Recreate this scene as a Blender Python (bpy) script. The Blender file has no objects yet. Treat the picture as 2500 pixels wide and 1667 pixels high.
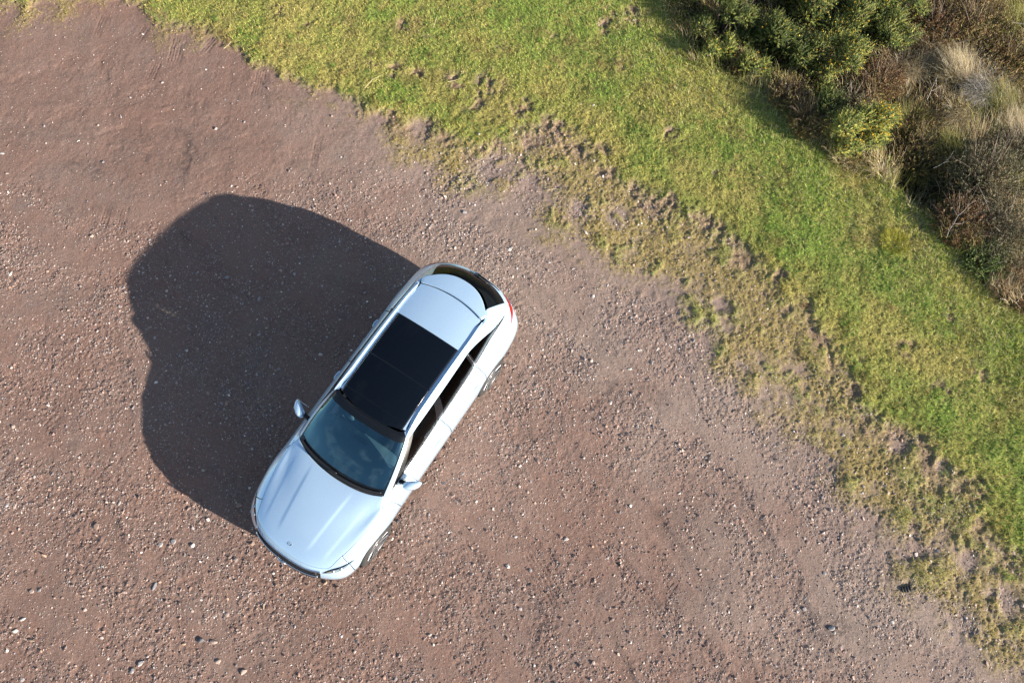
import bpy, math, random
import numpy as np
from mathutils import Vector

# ------------------------------------------------------------------ camera
C = bpy.context.scene.collection
SC = bpy.context.scene
PITCH = math.radians(18.0)
CAM_H = 10.23
FOC = 1667.0                       # focal length in pixels of a 2500 px wide frame
cam_d = bpy.data.cameras.new('camera')
cam_d.sensor_width = 36.0
cam_d.lens = 36.0 * FOC / 2500.0
cam_d.clip_end = 2000
cam = bpy.data.objects.new('camera', cam_d)
C.objects.link(cam)
cam.location = (0, 0, CAM_H)
cam.rotation_euler = (PITCH, 0, 0)
SC.camera = cam

# ------------------------------------------------------------------ light
SUN_EL = math.radians(17.6)
SUN_AZ = math.radians(-28.5)       # direction towards the sun, from +X counter-clockwise
world = bpy.data.worlds.new('World')
SC.world = world
world.use_nodes = True
wn = world.node_tree
sky = wn.nodes.new('ShaderNodeTexSky')
sky.sky_type = 'NISHITA'
sky.sun_disc = False
sky.sun_elevation = SUN_EL
sky.sun_rotation = math.radians(90) - SUN_AZ
sky.altitude = 50
sky.air_density = 1.0
sky.dust_density = 0.6
sky.ozone_density = 1.2
bg = wn.nodes['Background']
bg.inputs['Strength'].default_value = 0.065
# thin broken cloud over the blue
wtc = wn.nodes.new('ShaderNodeTexCoord')
wmp = wn.nodes.new('ShaderNodeMapping'); wmp.inputs['Scale'].default_value = (1.6, 2.6, 3.0)
wns = wn.nodes.new('ShaderNodeTexNoise'); wns.inputs['Scale'].default_value = 2.2; wns.inputs['Detail'].default_value = 7; wns.inputs['Roughness'].default_value = 0.6
wmr = wn.nodes.new('ShaderNodeMapRange'); wmr.inputs['From Min'].default_value = 0.52; wmr.inputs['From Max'].default_value = 0.78
wmr.inputs['To Max'].default_value = 0.35
wmx = wn.nodes.new('ShaderNodeMix'); wmx.data_type = 'RGBA'; wmx.inputs[7].default_value = (7.5, 7.6, 7.8, 1)
wn.links.new(wtc.outputs['Generated'], wmp.inputs['Vector']); wn.links.new(wmp.outputs[0], wns.inputs['Vector'])
wn.links.new(wns.outputs['Fac'], wmr.inputs['Value']); wn.links.new(wmr.outputs['Result'], wmx.inputs[0])
wn.links.new(sky.outputs[0], wmx.inputs[6]); wn.links.new(wmx.outputs[2], bg.inputs['Color'])
sun_d = bpy.data.lights.new('sun', 'SUN')
sun_d.energy = 5.0
sun_d.angle = math.radians(0.5)
sun_d.color = (1.0, 0.91, 0.80)
sun = bpy.data.objects.new('sun', sun_d)
C.objects.link(sun)
sd = Vector((math.cos(SUN_EL) * math.cos(SUN_AZ), math.cos(SUN_EL) * math.sin(SUN_AZ), math.sin(SUN_EL)))
sun.rotation_euler = sd.to_track_quat('Z', 'Y').to_euler()
sun.location = sd * 30
SC.view_settings.view_transform = 'Standard'
SC.view_settings.look = 'None'
SC.view_settings.exposure = 1.5
SC.view_settings.gamma = 1.0
SC.cycles.max_bounces = 8
SC.cycles.sample_clamp_direct = 3.0
SC.cycles.sample_clamp_indirect = 2.0
SC.cycles.transparent_max_bounces = 12

# ------------------------------------------------------------------ helpers
def unproj(u, v, z=0.0):
    """point of the photograph (2352 px wide measure) -> ground position"""
    k = 2500.0 / 2352.0
    u = np.asarray(u, float) * k; v = np.asarray(v, float) * k
    dx = (u - 1250) / FOC; dy = -(v - 833.5) / FOC
    Y = dy * math.cos(PITCH) + math.sin(PITCH)
    Z = dy * math.sin(PITCH) - math.cos(PITCH)
    t = (z - CAM_H) / Z
    return dx * t, Y * t

def mesh(name, V, F, mats, parent=None, smooth=True, tint=None, mat_idx=None):
    """V (n,3); F list of index arrays, each (m,3) or (m,4)"""
    me = bpy.data.meshes.new(name)
    V = np.ascontiguousarray(V, dtype=np.float32)
    if not isinstance(F, (list, tuple)): F = [F]
    F = [np.asarray(f, dtype=np.int32) for f in F if len(f)]
    me.vertices.add(len(V))
    me.vertices.foreach_set('co', V.ravel())
    loops = np.concatenate([f.ravel() for f in F]) if F else np.zeros(0, np.int32)
    tot = np.concatenate([np.full(len(f), f.shape[1], np.int32) for f in F]) if F else np.zeros(0, np.int32)
    start = np.concatenate([[0], np.cumsum(tot)[:-1]]).astype(np.int32)
    me.loops.add(len(loops)); me.loops.foreach_set('vertex_index', loops)
    me.polygons.add(len(tot)); me.polygons.foreach_set('loop_start', start)
    try: me.polygons.foreach_set('loop_total', tot)
    except Exception: pass
    if mat_idx is not None: me.polygons.foreach_set('material_index', np.asarray(mat_idx, np.int32))
    me.polygons.foreach_set('use_smooth', np.full(len(tot), smooth))
    me.update(calc_edges=True)
    if len(V) < 50000: me.validate()
    if tint is not None:
        a = me.attributes.new('tint', 'FLOAT_COLOR', 'POINT')
        t = np.ones((len(V), 4), np.float32); t[:, :3] = tint
        a.data.foreach_set('color', t.ravel())
    if not isinstance(mats, (list, tuple)): mats = [mats]
    for m in mats: me.materials.append(m)
    o = bpy.data.objects.new(name, me)
    C.objects.link(o)
    if parent: o.parent = parent
    return o

def tag(o, label=None, cat=None, group=None, kind=None):
    if label: o['label'] = label
    if cat: o['category'] = cat
    if group: o['group'] = group
    if kind: o['kind'] = kind
    return o

def thing(name, label, cat, loc=(0, 0, 0), rz=0, group=None):
    o = bpy.data.objects.new(name, None)
    o.empty_display_size = 0.2
    C.objects.link(o)
    o.location = loc; o.rotation_euler = (0, 0, rz)
    return tag(o, label, cat, group)

def _h(ix, iy, s):
    h = (ix * 374761393 + iy * 668265263 + s * 1442695041) & 0xFFFFFFFF
    h = ((h ^ (h >> 13)) * 1274126177) & 0xFFFFFFFF
    h = ((h ^ (h >> 16)) * 2246822519) & 0xFFFFFFFF
    return ((h ^ (h >> 15)) & 0xFFFFFF) / float(0xFFFFFF)

def vnoise(x, y, seed=0):
    """smooth noise, about -1..1"""
    x = np.asarray(x, float); y = np.asarray(y, float)
    ix = np.floor(x).astype(np.int64); iy = np.floor(y).astype(np.int64)
    fx = x - ix; fy = y - iy
    a = []
    for dx in (0, 1):
        for dy in (0, 1):
            ang = _h(ix + dx, iy + dy, seed) * 6.2831853
            a.append(np.cos(ang) * (fx - dx) + np.sin(ang) * (fy - dy))
    sx = fx * fx * fx * (fx * (fx * 6 - 15) + 10); sy = fy * fy * fy * (fy * (fy * 6 - 15) + 10)
    return 1.5 * ((a[0] * (1 - sy) + a[1] * sy) * (1 - sx) + (a[2] * (1 - sy) + a[3] * sy) * sx)

def fbm(x, y, size, octs=4, seed=0, gain=0.5):
    r = 0; amp = 1; f = 1.0 / size; n = 0
    for i in range(octs):
        r = r + amp * vnoise(x * f + 17.3 * i, y * f - 9.1 * i, seed + i * 7); n += amp
        amp *= gain; f *= 2.03
    return r / n * 1.6

def sst(a, b, x):
    t = np.clip((x - a) / (b - a), 0, 1)          # also works with a > b
    return t * t * (3 - 2 * t)

# ------------------------------------------------------------------ materials
def mat(name):
    m = bpy.data.materials.new(name); m.use_nodes = True
    nt = m.node_tree
    return m, nt, nt.nodes['Principled BSDF']

def simple(name, col, rough=0.6, metal=0.0, coat=0.0, bump=None, spec=0.5):
    m, nt, p = mat(name)
    p.inputs['Base Color'].default_value = (*col, 1)
    p.inputs['Roughness'].default_value = rough
    p.inputs['Metallic'].default_value = metal
    p.inputs['Coat Weight'].default_value = coat
    p.inputs['Coat Roughness'].default_value = 0.03
    p.inputs['Specular IOR Level'].default_value = spec
    # a little unevenness so that no surface is perfectly uniform
    tc = nt.nodes.new('ShaderNodeTexCoord')
    nz = nt.nodes.new('ShaderNodeTexNoise'); nz.inputs['Scale'].default_value = bump[0] if bump else 30.0
    nz.inputs['Detail'].default_value = 4
    nt.links.new(tc.outputs['Object'], nz.inputs['Vector'])
    mr = nt.nodes.new('ShaderNodeMapRange')
    mr.inputs['To Min'].default_value = max(0.0, rough - 0.04); mr.inputs['To Max'].default_value = min(1, rough + 0.04)
    nt.links.new(nz.outputs['Fac'], mr.inputs['Value'])
    nt.links.new(mr.outputs['Result'], p.inputs['Roughness'])
    if bump:
        b = nt.nodes.new('ShaderNodeBump'); b.inputs['Strength'].default_value = bump[1]
        b.inputs['Distance'].default_value = bump[2]
        nt.links.new(nz.outputs['Fac'], b.inputs['Height'])
        nt.links.new(b.outputs['Normal'], p.inputs['Normal'])
    return m

def tinted(name, rough=0.6, trans=0.0, spec=0.3, vary=0.0):
    """colour comes from the per-blade / per-stone attribute"""
    m, nt, p = mat(name)
    a = nt.nodes.new('ShaderNodeAttribute'); a.attribute_name = 'tint'
    src = a.outputs['Color']
    if vary:
        tc = nt.nodes.new('ShaderNodeTexCoord')
        nz = nt.nodes.new('ShaderNodeTexNoise'); nz.inputs['Scale'].default_value = 60; nz.inputs['Detail'].default_value = 5
        nt.links.new(tc.outputs['Object'], nz.inputs['Vector'])
        mr = nt.nodes.new('ShaderNodeMapRange'); mr.inputs['From Min'].default_value = 0.3; mr.inputs['From Max'].default_value = 0.7
        mr.inputs['To Min'].default_value = 1 - vary; mr.inputs['To Max'].default_value = 1 + vary
        nt.links.new(nz.outputs['Fac'], mr.inputs['Value'])
        mx = nt.nodes.new('ShaderNodeVectorMath'); mx.operation = 'SCALE'
        nt.links.new(src, mx.inputs[0]); nt.links.new(mr.outputs['Result'], mx.inputs['Scale'])
        src = mx.outputs['Vector']
        b = nt.nodes.new('ShaderNodeBump'); b.inputs['Strength'].default_value = 0.4; b.inputs['Distance'].default_value = 0.01
        nt.links.new(nz.outputs['Fac'], b.inputs['Height']); nt.links.new(b.outputs['Normal'], p.inputs['Normal'])
    nt.links.new(src, p.inputs['Base Color'])
    p.inputs['Roughness'].default_value = rough
    p.inputs['Specular IOR Level'].default_value = spec
    if trans:
        out = nt.nodes['Material Output']
        tr = nt.nodes.new('ShaderNodeBsdfTranslucent'); nt.links.new(src, tr.inputs['Color'])
        mxs = nt.nodes.new('ShaderNodeMixShader'); mxs.inputs['Fac'].default_value = trans
        nt.links.new(p.outputs[0], mxs.inputs[1]); nt.links.new(tr.outputs[0], mxs.inputs[2])
        nt.links.new(mxs.outputs[0], out.inputs['Surface'])
    return m

def glass(name, tint, rough=0.0, ior=1.5, refl=(1, 1, 1)):
    m, nt, p = mat(name)
    out = nt.nodes['Material Output']
    nt.nodes.remove(p)
    tr = nt.nodes.new('ShaderNodeBsdfTransparent'); tr.inputs['Color'].default_value = (*tint, 1)
    gl = nt.nodes.new('ShaderNodeBsdfGlossy'); gl.inputs['Roughness'].default_value = rough; gl.inputs['Color'].default_value = (*refl, 1)
    fr = nt.nodes.new('ShaderNodeFresnel'); fr.inputs['IOR'].default_value = ior
    mx = nt.nodes.new('ShaderNodeMixShader')
    nt.links.new(fr.outputs[0], mx.inputs['Fac']); nt.links.new(tr.outputs[0], mx.inputs[1]); nt.links.new(gl.outputs[0], mx.inputs[2])
    nt.links.new(mx.outputs[0], out.inputs['Surface'])
    return m

# ================================================================== GROUND
# outlines read off the photograph and laid on the ground plane
TURF = [(-900, -160), (-300, -60), (0, 22), (60, 40), (130, 8), (230, -12), (290, 12), (330, 58), (400, 82), (470, 84), (530, 105), (590, 148), (640, 166),
        (690, 196), (760, 205), (800, 232), (850, 258), (900, 268), (950, 290), (1000, 310), (1060, 330), (1120, 345), (1160, 320), (1210, 292), (1260, 300),
        (1310, 312), (1360, 360), (1400, 405), (1440, 440), (1490, 468), (1540, 490), (1580, 502), (1640, 545), (1690, 580),
        (1760, 640), (1800, 690), (1860, 738), (1900, 790), (1935, 850), (1960, 910), (2000, 965), (2060, 985), (2110, 1040), (2140, 1065),
        (2200, 1085), (2230, 1150), (2245, 1210), (2290, 1260), (2352, 1300), (2700, 1700), (3000, 2100)]
FRINGE = [(-900, -120), (-300, -20), (0, 45), (130, 40), (300, 30), (400, 88), (560, 135), (690, 205), (760, 225), (840, 300), (880, 350), (960, 380),
          (1000, 440), (1060, 455), (1130, 445), (1200, 470), (1190, 540), (1260, 610), (1370, 640), (1440, 700), (1520, 760), (1590, 800),
          (1660, 880), (1730, 930), (1790, 1010), (1850, 1080), (1900, 1180), (1960, 1240), (2040, 1310), (2130, 1380), (2200, 1460), (2290, 1520), (2352, 1580), (2600, 1900), (2900, 2300)]
ROUGH = [(1100, -700), (1380, -250), (1500, -40), (1560, 70), (1600, 150), (1690, 185), (1770, 215), (1850, 300), (1880, 350), (1950, 405), (2030, 420), (2085, 470),
         (2120, 500), (2190, 575), (2240, 640), (2290, 690), (2352, 730), (2600, 900), (3000, 1250)]
def to_xy(P):
    P = np.array(P, float); x, y = unproj(P[:, 0], P[:, 1]); return np.stack([x, y], 1)
TURF, FRINGE, ROUGH = to_xy(TURF), to_xy(FRINGE), to_xy(ROUGH)

def sdist(x, y, L):
    """signed distance to an open polyline; positive on its left-hand (upper right in plan) side"""
    best = np.full(x.shape, 1e9); sg = np.ones(x.shape)
    for a, b in zip(L[:-1], L[1:]):
        dx, dy = b - a; l2 = dx * dx + dy * dy
        t = np.clip(((x - a[0]) * dx + (y - a[1]) * dy) / l2, 0, 1)
        ex = x - (a[0] + t * dx); ey = y - (a[1] + t * dy)
        d = ex * ex + ey * ey
        cr = dx * (y - a[1]) - dy * (x - a[0])
        m = d < best
        best = np.where(m, d, best); sg = np.where(m, np.sign(cr), sg)
    return np.sqrt(best) * sg

def axis_coords(a, b, step, far):
    core = np.arange(a, b + 1e-6, step)
    out = []; d = step; p = 0
    while p < far:
        d *= 1.22; p += d; out.append(p)
    out = np.array(out)
    return np.concatenate([a - out[::-1], core, core[-1] + out])
STEP = 0.0215
gx = axis_coords(-12.3, 12.3, STEP, 160)
gy = axis_coords(-3.8, 12.8, STEP, 160)
GX, GY = np.meshgrid(gx, gy)           # rows = y

def blob(x, y, px, py, r, soft=0.5):
    bx, by = unproj(px, py)
    d = np.hypot(x - bx, y - by)
    return 1 - sst(r * (1 - soft), r * (1 + soft), d)

n_big = fbm(GX, GY, 1.6, 4, 3)
n_mid = fbm(GX, GY, 0.45, 4, 11)
n_sml = fbm(GX, GY, 0.12, 3, 23)
n_fine = fbm(GX, GY, 0.07, 3, 31, 0.7)
n_grit = np.random.default_rng(3).normal(0, 1, GX.shape).clip(-2, 2)
D_T = sdist(GX, GY, TURF) + 0.13 * n_mid + 0.06 * n_sml
D_F = sdist(GX, GY, FRINGE) + 0.22 * n_big + 0.16 * n_mid
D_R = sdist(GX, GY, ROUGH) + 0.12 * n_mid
TL = 1 - sst(-6.6, -4.6, GX)                    # the turf frays out at the top left
SCAT = sst(.22, .62, fbm(GX, GY, .42, 4, 211, .6) + .12) * sst(.05, .8, D_F) * (GX > -3)      # loose green patches below the turf edge
VEG = sst(-0.16, 0.20, D_T + .06 * n_fine - TL * .22 - .10 * TL * n_big) * (1 - TL * .5 * sst(-.1, .5, n_mid + .6 * n_sml - .4 * D_T + .1))
# mossy fringe: patchy, thinning towards the gravel
fr_lin = np.clip((D_F + 0.15) / 1.1, 0, 1)
MOSS = sst(0.30, 1.0, fr_lin * 0.56 + 0.34 + 0.28 * n_big + 0.30 * n_mid + 0.14 * n_sml + 0.12 * n_fine) * sst(-0.45, 0.35, D_F)
MOSS = np.maximum(MOSS, 0)
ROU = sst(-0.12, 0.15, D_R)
# bare brown clods along the torn turf edge
n_c1 = sst(-0.4, 0.3, fbm(GX, GY, 0.22, 3, 53)); n_c2 = sst(-0.2, 0.35, fbm(GX, GY, 0.16, 3, 54)); n_c3 = sst(-.5, .3, fbm(GX, GY, .3, 3, 59) + 0.2)
along = np.exp(-((D_T - 0.02 + .12 * n_big) / 0.26) ** 2) * (GX > -2.2)
CLOD = np.clip(along * sst(0.10, 0.75, fbm(GX, GY, 0.5, 3, 47) + 0.20 + .25 * fbm(GX, GY, 1.9, 2, 49)), 0, 1)
for (px, py, r) in [(905, 165, .17), (960, 172, .12), (1045, 190, .22), (1120, 200, .28), (1090, 245, .2), (1200, 250, .22), (1285, 300, .2), (1225, 320, .22), (930, 60, .15), (1320, 345, .16),
                    (1450, 30, .15), (1395, 65, .2), (1525, 465, .25), (1640, 520, .2), (1540, 310, .14), (1700, 600, .22), (1790, 640, .16)]:
    CLOD = np.maximum(CLOD, blob(GX, GY, px, py, r) * n_c1)
for (px, py, r) in [(1150, 110, .10), (1265, 85, .12), (1420, 150, .14), (980, 95, .12), (860, 150, .12), (1640, 395, .10), (1830, 560, .12), (2080, 800, .2), (2160, 900, .2), (2240, 860, .18), (2180, 740, .15), (1450, 45, .3), (1400, 30, .2), (2100, 520, .2), (1860, 285, .2), (1780, 250, .2), (1745, 225, .2), (700, 60, .12), (560, 40, .1), (640, 30, .14)]:
    CLOD = np.maximum(CLOD, .8 * blob(GX, GY, px, py, r, .8) * n_c2)
BARE = np.zeros_like(GX)
for (px, py, r) in [(1130, 385, .38), (1220, 330, .15), (1190, 420, .3), (970, 300, .25), (2065, 1020, .16), (2165, 1070, .12), (2225, 1290, .18), (1480, 690, .3), (1650, 700, .16), (2300, 1380, .25), (2200, 1440, .3), (1420, 500, .2), (1330, 480, .25)]:
    BARE = np.maximum(BARE, blob(GX, GY, px, py, r, .6) * n_c3)
for (px, py, r) in [(1110, 325, .22), (1080, 415, .2), (1890, 835, .25), (2085, 1075, .22), (2165, 1130, .35), (2110, 1110, .2), (2240, 1240, .35), (1660, 730, .3), (1590, 720, .25), (2270, 1230, .3), (1860, 790, .15), (2120, 1300, .3), (2080, 1190, .2)]:
    SCAT = np.maximum(SCAT, blob(GX, GY, px, py, r, .8) * sst(-.4, .2, n_mid + .4 * n_sml))
VEG = np.maximum(VEG, .75 * SCAT)
VEG = VEG * (1 - 0.9 * CLOD * sst(0, 1, CLOD)) * (1 - BARE)
MOSS = np.clip(MOSS * (1 - BARE) * (1 - 0.75 * CLOD) + 0, 0, 1) * (1 - VEG)
# where the gravel is thick and where the clay lies smooth
px_l = np.array([(-900, 300), (0, 455), (200, 470), (330, 520), (560, 430), (700, 430), (860, 420), (980, 470), (1010, 330), (1100, 100), (1200, -300)], float)
SMOOTHL = np.stack(unproj(px_l[:, 0], px_l[:, 1]), 1)
D_S = sdist(GX, GY, SMOOTHL) + 0.5 * n_big + 0.25 * n_mid
CLAY = sst(-0.35, 0.45, D_S)
PATCH = sst(0.05, 0.55, fbm(GX * 0.8 + GY * 0.6, (GY * 0.8 - GX * 0.6) * 1.6, 1.3, 4, 71))   # smooth streaks, drawn out along the wheel lines
for (px, py, r) in [(1080, 1050, .45), (1090, 920, .4), (1260, 1190, .7), (1130, 870, .25), (800, 1420, .35), (900, 1440, .4), (630, 1530, .3), (330, 1290, .2), (1230, 1110, .4), (1330, 1010, .4), (1500, 1120, .35)]:
    PATCH = np.maximum(PATCH, 0.9 * blob(GX, GY, px, py, r, .7))
BANDS = fbm(D_F / .55 + .3 * n_big, (GX - GY) / 5.0, 1.0, 3, 171)           # long sweeping wheel lines, drawn out along the verge
PATCH = np.maximum(PATCH * .8, sst(.05, .5, BANDS))
RUT = sst(.12, .55, -BANDS)
TRACK = np.zeros_like(GX); BERM = np.zeros_like(GX); TREAD = np.zeros_like(GX)
for L in ([(1010, 1085), (1060, 1120), (1150, 1190), (1290, 1320), (1400, 1480), (1470, 1640)], [(1200, 985), (1290, 1020), (1420, 1110), (1560, 1260), (1680, 1450), (1750, 1640)],
          [(1110, 560), (1240, 690), (1420, 830), (1600, 1010), (1760, 1230), (1880, 1480)], [(420, 240), (250, 220), (60, 225), (-200, 260)], [(-200, 380), (80, 300), (330, 290), (560, 330), (800, 420)],
          [(200, 1000), (230, 1180), (330, 1350), (480, 1480), (700, 1620)]):
    P = to_xy(L); tt = np.linspace(0, len(P) - 1, 14); P = np.stack([np.interp(tt, np.arange(len(P)), P[:, 0]), np.interp(tt, np.arange(len(P)), P[:, 1])], 1)
    for _ in range(2): P[1:-1] = (P[:-2] + 2 * P[1:-1] + P[2:]) / 4
    d = sdist(GX, GY, P) + .03 * n_mid; fadeL = sst(-.6, .35, fbm(GX, GY, 1.1, 3, int(abs(L[0][0])) + 401))
    TRACK = np.maximum(TRACK, (1 - sst(.09, .15, np.abs(d))) * fadeL); BERM = np.maximum(BERM, np.exp(-((np.abs(d) - .18) / .05) ** 2) * fadeL)
    TREAD += (np.abs(d) < .12) * fadeL * np.sin(d / .045 * 6.283)
PATCH = np.maximum(PATCH, .75 * TRACK)
GRAV = np.clip(1 - 0.93 * CLAY, 0, 1) * (1 - 0.75 * PATCH) * (.8 + .2 * RUT) * (1 - VEG) * (1 - 0.65 * MOSS)
# heights
Z = 0.022 * fbm(GX, GY, 3.0, 2, 81) + 0.010 * n_big
bare_w = 1 - VEG
Z += bare_w * (1 - 0.75 * CLAY) * (0.005 * n_mid + 0.0030 * n_sml * (1 - 0.6 * PATCH) + 0.0052 * n_fine * (1 - 0.8 * PATCH) + 0.0042 * n_grit * (1 - .8 * PATCH))
Z += bare_w * (-.006 * RUT + .003 * PATCH - .007 * TRACK * (1 - .6 * CLAY) + .0035 * (1 - .8 * CLAY) * BERM * (1 + .6 * n_sml) + .0022 * TREAD)
Z += bare_w * CLAY * (0.004 * n_mid + 0.0016 * n_sml + .0008 * n_grit)
Z += VEG * (0.030 + 0.012 * n_mid + 0.008 * n_sml + 0.005 * n_fine + .005 * n_grit)
Z += sst(-0.1, 0.5, D_T) * 0.02
Z += MOSS * (0.006 + 0.003 * n_sml + 0.004 * n_fine + .0034 * n_grit)
Z += CLOD * (0.020 * np.clip(n_sml + 0.2, 0, 2) + 0.011 * np.abs(n_fine) + 0.015 * n_mid - 0.01)
Z -= BARE * 0.012
Z -= sst(0.1, 0.9, D_R) * 0.26 * (0.7 + 0.5 * n_big)
Z -= 0.32 * blob(GX, GY, 2115, 440, .45, .7) * sst(0.0, .3, D_R) + .25 * blob(GX, GY, 2240, 640, .25, .7) * sst(0.0, .3, D_R)
# tread marks pressed into the clay: (x, y, angle, length, width, pitch) in photo measure
for (px, py, ang, ln, wd, pt) in [(228, 60, 82, .55, .16, .05), (405, 115, 86, .6, .28, .055), (352, 165, 78, .5, .2, .05), (598, 185, 84, .75, .24, .05), (480, 105, 60, .4, .2, .05), (325, 75, 70, .35, .2, .05),
                                  (725, 350, 84, .7, .14, .045), (280, 500, 86, .5, .2, .05), (240, 500, 84, .45, .16, .05), (1040, 1150, -38, 1.2, .2, .06), (1010, 1110, -38, .8, .2, .06), (1250, 1330, -60, 1.0, .3, .06), (815, 660, -18, 1.2, .22, .06),
                                  (1450, 1330, -52, 1.6, .25, .06), (2320, 1250, -42, 1.1, .4, .12), (2290, 1150, -62, .9, .3, .12)]:
    bx, by = unproj(px, py); a = math.radians(ang)
    u = (GX - bx) * math.cos(a) + (GY - by) * math.sin(a); v = -(GX - bx) * math.sin(a) + (GY - by) * math.cos(a)
    w = (1 - sst(ln * .35, ln * .55, np.abs(u))) * (1 - sst(wd * .35, wd * .55, np.abs(v)))
    Z += w * 0.006 * np.sin(v / pt * 6.283 + 0.5 * n_mid) - w * .004
# bank that the loose stones and the wheels have pushed up beside the car
core = sst(12.5, 12.0, np.abs(GX)) * sst(-4.0, -3.6, GY) * sst(13.0, 12.6, GY)          # beyond the detailed part only the broad swells stay
Zlow = 0.022 * fbm(GX, GY, 3.0, 2, 81)
Z = Zlow + (Z - Zlow) * core
fade = np.exp(-np.maximum(0, np.hypot(GX, GY - 4.5) - 13) / 6)
Z = Z * np.clip(fade, 0.0, 1) + (1 - np.clip(fade, 0, 1)) * 0.3 * fbm(GX, GY, 25, 3, 91)

ny, nx = GX.shape
def grid_at(A, x, y):
    fx = np.interp(x, gx, np.arange(nx)); fy = np.interp(y, gy, np.arange(ny))
    i = np.clip(fx.astype(int), 0, nx - 2); j = np.clip(fy.astype(int), 0, ny - 2)
    a = fx - i; b = fy - j
    return (A[j, i] * (1 - a) + A[j, i + 1] * a) * (1 - b) + (A[j + 1, i] * (1 - a) + A[j + 1, i + 1] * a) * b

idx = np.arange(nx * ny).reshape(ny, nx)
GF = np.stack([idx[:-1, :-1], idx[:-1, 1:], idx[1:, 1:], idx[1:, :-1]], -1).reshape(-1, 4)

def ground_material():
    m, nt, p = mat('dirt and turf')
    N = nt.nodes.new; L = nt.links.new
    def attr(n):
        a = N('ShaderNodeAttribute'); a.attribute_name = n; return a.outputs['Fac']
    tc = N('ShaderNodeTexCoord')
    def noise(sc, det=5, rough=.6, vec=None):
        n = N('ShaderNodeTexNoise'); n.inputs['Scale'].default_value = sc; n.inputs['Detail'].default_value = det; n.inputs['Roughness'].default_value = rough
        L(vec or tc.outputs['Object'], n.inputs['Vector']); return n.outputs['Fac']
    def rng(v, a, b, c=0., d=1.):
        r = N('ShaderNodeMapRange'); r.inputs['From Min'].default_value = a; r.inputs['From Max'].default_value = b
        r.inputs['To Min'].default_value = c; r.inputs['To Max'].default_value = d; L(v, r.inputs['Value']); return r.outputs['Result']
    def mixc(f, a, b):
        x = N('ShaderNodeMix'); x.data_type = 'RGBA'
        if isinstance(f, float): x.inputs[0].default_value = f
        else: L(f, x.inputs[0])
        for k, s in ((6, a), (7, b)):
            if isinstance(s, tuple): x.inputs[k].default_value = (*s, 1)
            else: L(s, x.inputs[k])
        return x.outputs[2]
    def mul(a, b):
        x = N('ShaderNodeMath'); x.operation = 'MULTIPLY'
        for k, s in ((0, a), (1, b)):
            if isinstance(s, float): x.inputs[k].default_value = s
            else: L(s, x.inputs[k])
        return x.outputs[0]
    big = rng(noise(0.55, 4), .35, .65); mid = rng(noise(2.6, 6, .65), .35, .65)
    fine = noise(38, 6, .7); grit = noise(120, 3, .7)
    dirt = mixc(big, (.240, .147, .114), (.228, .160, .134))
    dirt = mixc(mul(mid, .6), dirt, (.255, .142, .104))
    # lighter greyish gravelly dirt towards the lower right and the turf
    grey = attr('grey')
    dirt = mixc(grey, dirt, (.315, .245, .205))
    dirt = mixc(rng(fine, .40, .72, 0., .7), dirt, (.085, .058, .048))
    dirt = mixc(attr('stain'), dirt, (.075, .058, .052))
    dirt = mixc(mul(rng(grit, .56, .72), .5), dirt, (.44, .37, .33))
    soil = mixc(rng(fine, .35, .65), (.28, .19, .11), (.11, .075, .05))
    turf = mixc(rng(fine, .36, .64), mixc(rng(noise(1.1, 5, .6), .42, .60), (.40, .35, .11), (.22, .30, .06)), (.10, .10, .03))
    mossc = mixc(rng(fine, .38, .62), (.34, .27, .085), (.20, .155, .070))
    c = mixc(mul(attr('moss'), .85), dirt, mossc)
    c = mixc(attr('veg'), c, turf)
    c = mixc(mul(attr('clod'), .65), c, soil)
    c = mixc(attr('rough'), c, mixc(rng(fine, .3, .7), (.045, .034, .018), (.02, .017, .010)))  # near-black soil: shade under the bushes put into the ground colour
    L(c, p.inputs['Base Color'])
    p.inputs['Roughness'].default_value = 0.95
    p.inputs['Specular IOR Level'].default_value = 0.15
    b1 = N('ShaderNodeBump'); b1.inputs['Strength'].default_value = 0.7; b1.inputs['Distance'].default_value = 0.012
    L(fine, b1.inputs['Height'])
    b2 = N('ShaderNodeBump'); b2.inputs['Strength'].default_value = 0.6; b2.inputs['Distance'].default_value = 0.004
    L(grit, b2.inputs['Height']); L(b1.outputs[0], b2.inputs['Normal'])
    L(b2.outputs[0], p.inputs['Normal'])
    return m

GREY = np.clip(sst(-3.2, -0.3, D_F + 0.6 * n_big) * 0.7 * sst(-5.5, -.5, GX) + 0.2 * n_big, 0, 1)
STAIN = np.zeros_like(GX)
for (px, py, ru, rv, a) in [(340, 345, .10, .45, .7), (430, 365, .16, .55, .8), (530, 370, .10, .4, .5), (300, 330, .5, .3, .35), (200, 380, .45, .25, .5), (225, 395, .15, .2, .7), (60, 300, .4, .3, .3), (690, 240, .25, .08, .6),
                          (270, 360, .2, .15, .7), (300, 545, .1, .25, .5), (640, 330, .1, .06, .6), (1910, 1440, .35, .25, .8), (1500, 1395, .4, .2, .4), (1420, 900, .5, .25, .5), (1560, 1190, .4, .3, .35), (2030, 1480, .4, .3, .4), (1340, 850, .3, .3, .4)]:
    bx, by = unproj(px, py); e = np.sqrt(((GX - bx) / ru) ** 2 + ((GY - by) / rv) ** 2)
    STAIN = np.maximum(STAIN, a * (1 - sst(.3, 1.2, e)))
STAIN = STAIN + .16 * RUT * (1 - CLAY) + .14 * TRACK
STAIN = STAIN * sst(-.35, .35, n_sml + .8 * n_fine + .25 * n_grit) + .18 * CLAY * sst(.15, .6, n_mid + .5 * n_fine)
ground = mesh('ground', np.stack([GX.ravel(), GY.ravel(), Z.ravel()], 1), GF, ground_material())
tag(ground, kind='structure')
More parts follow.
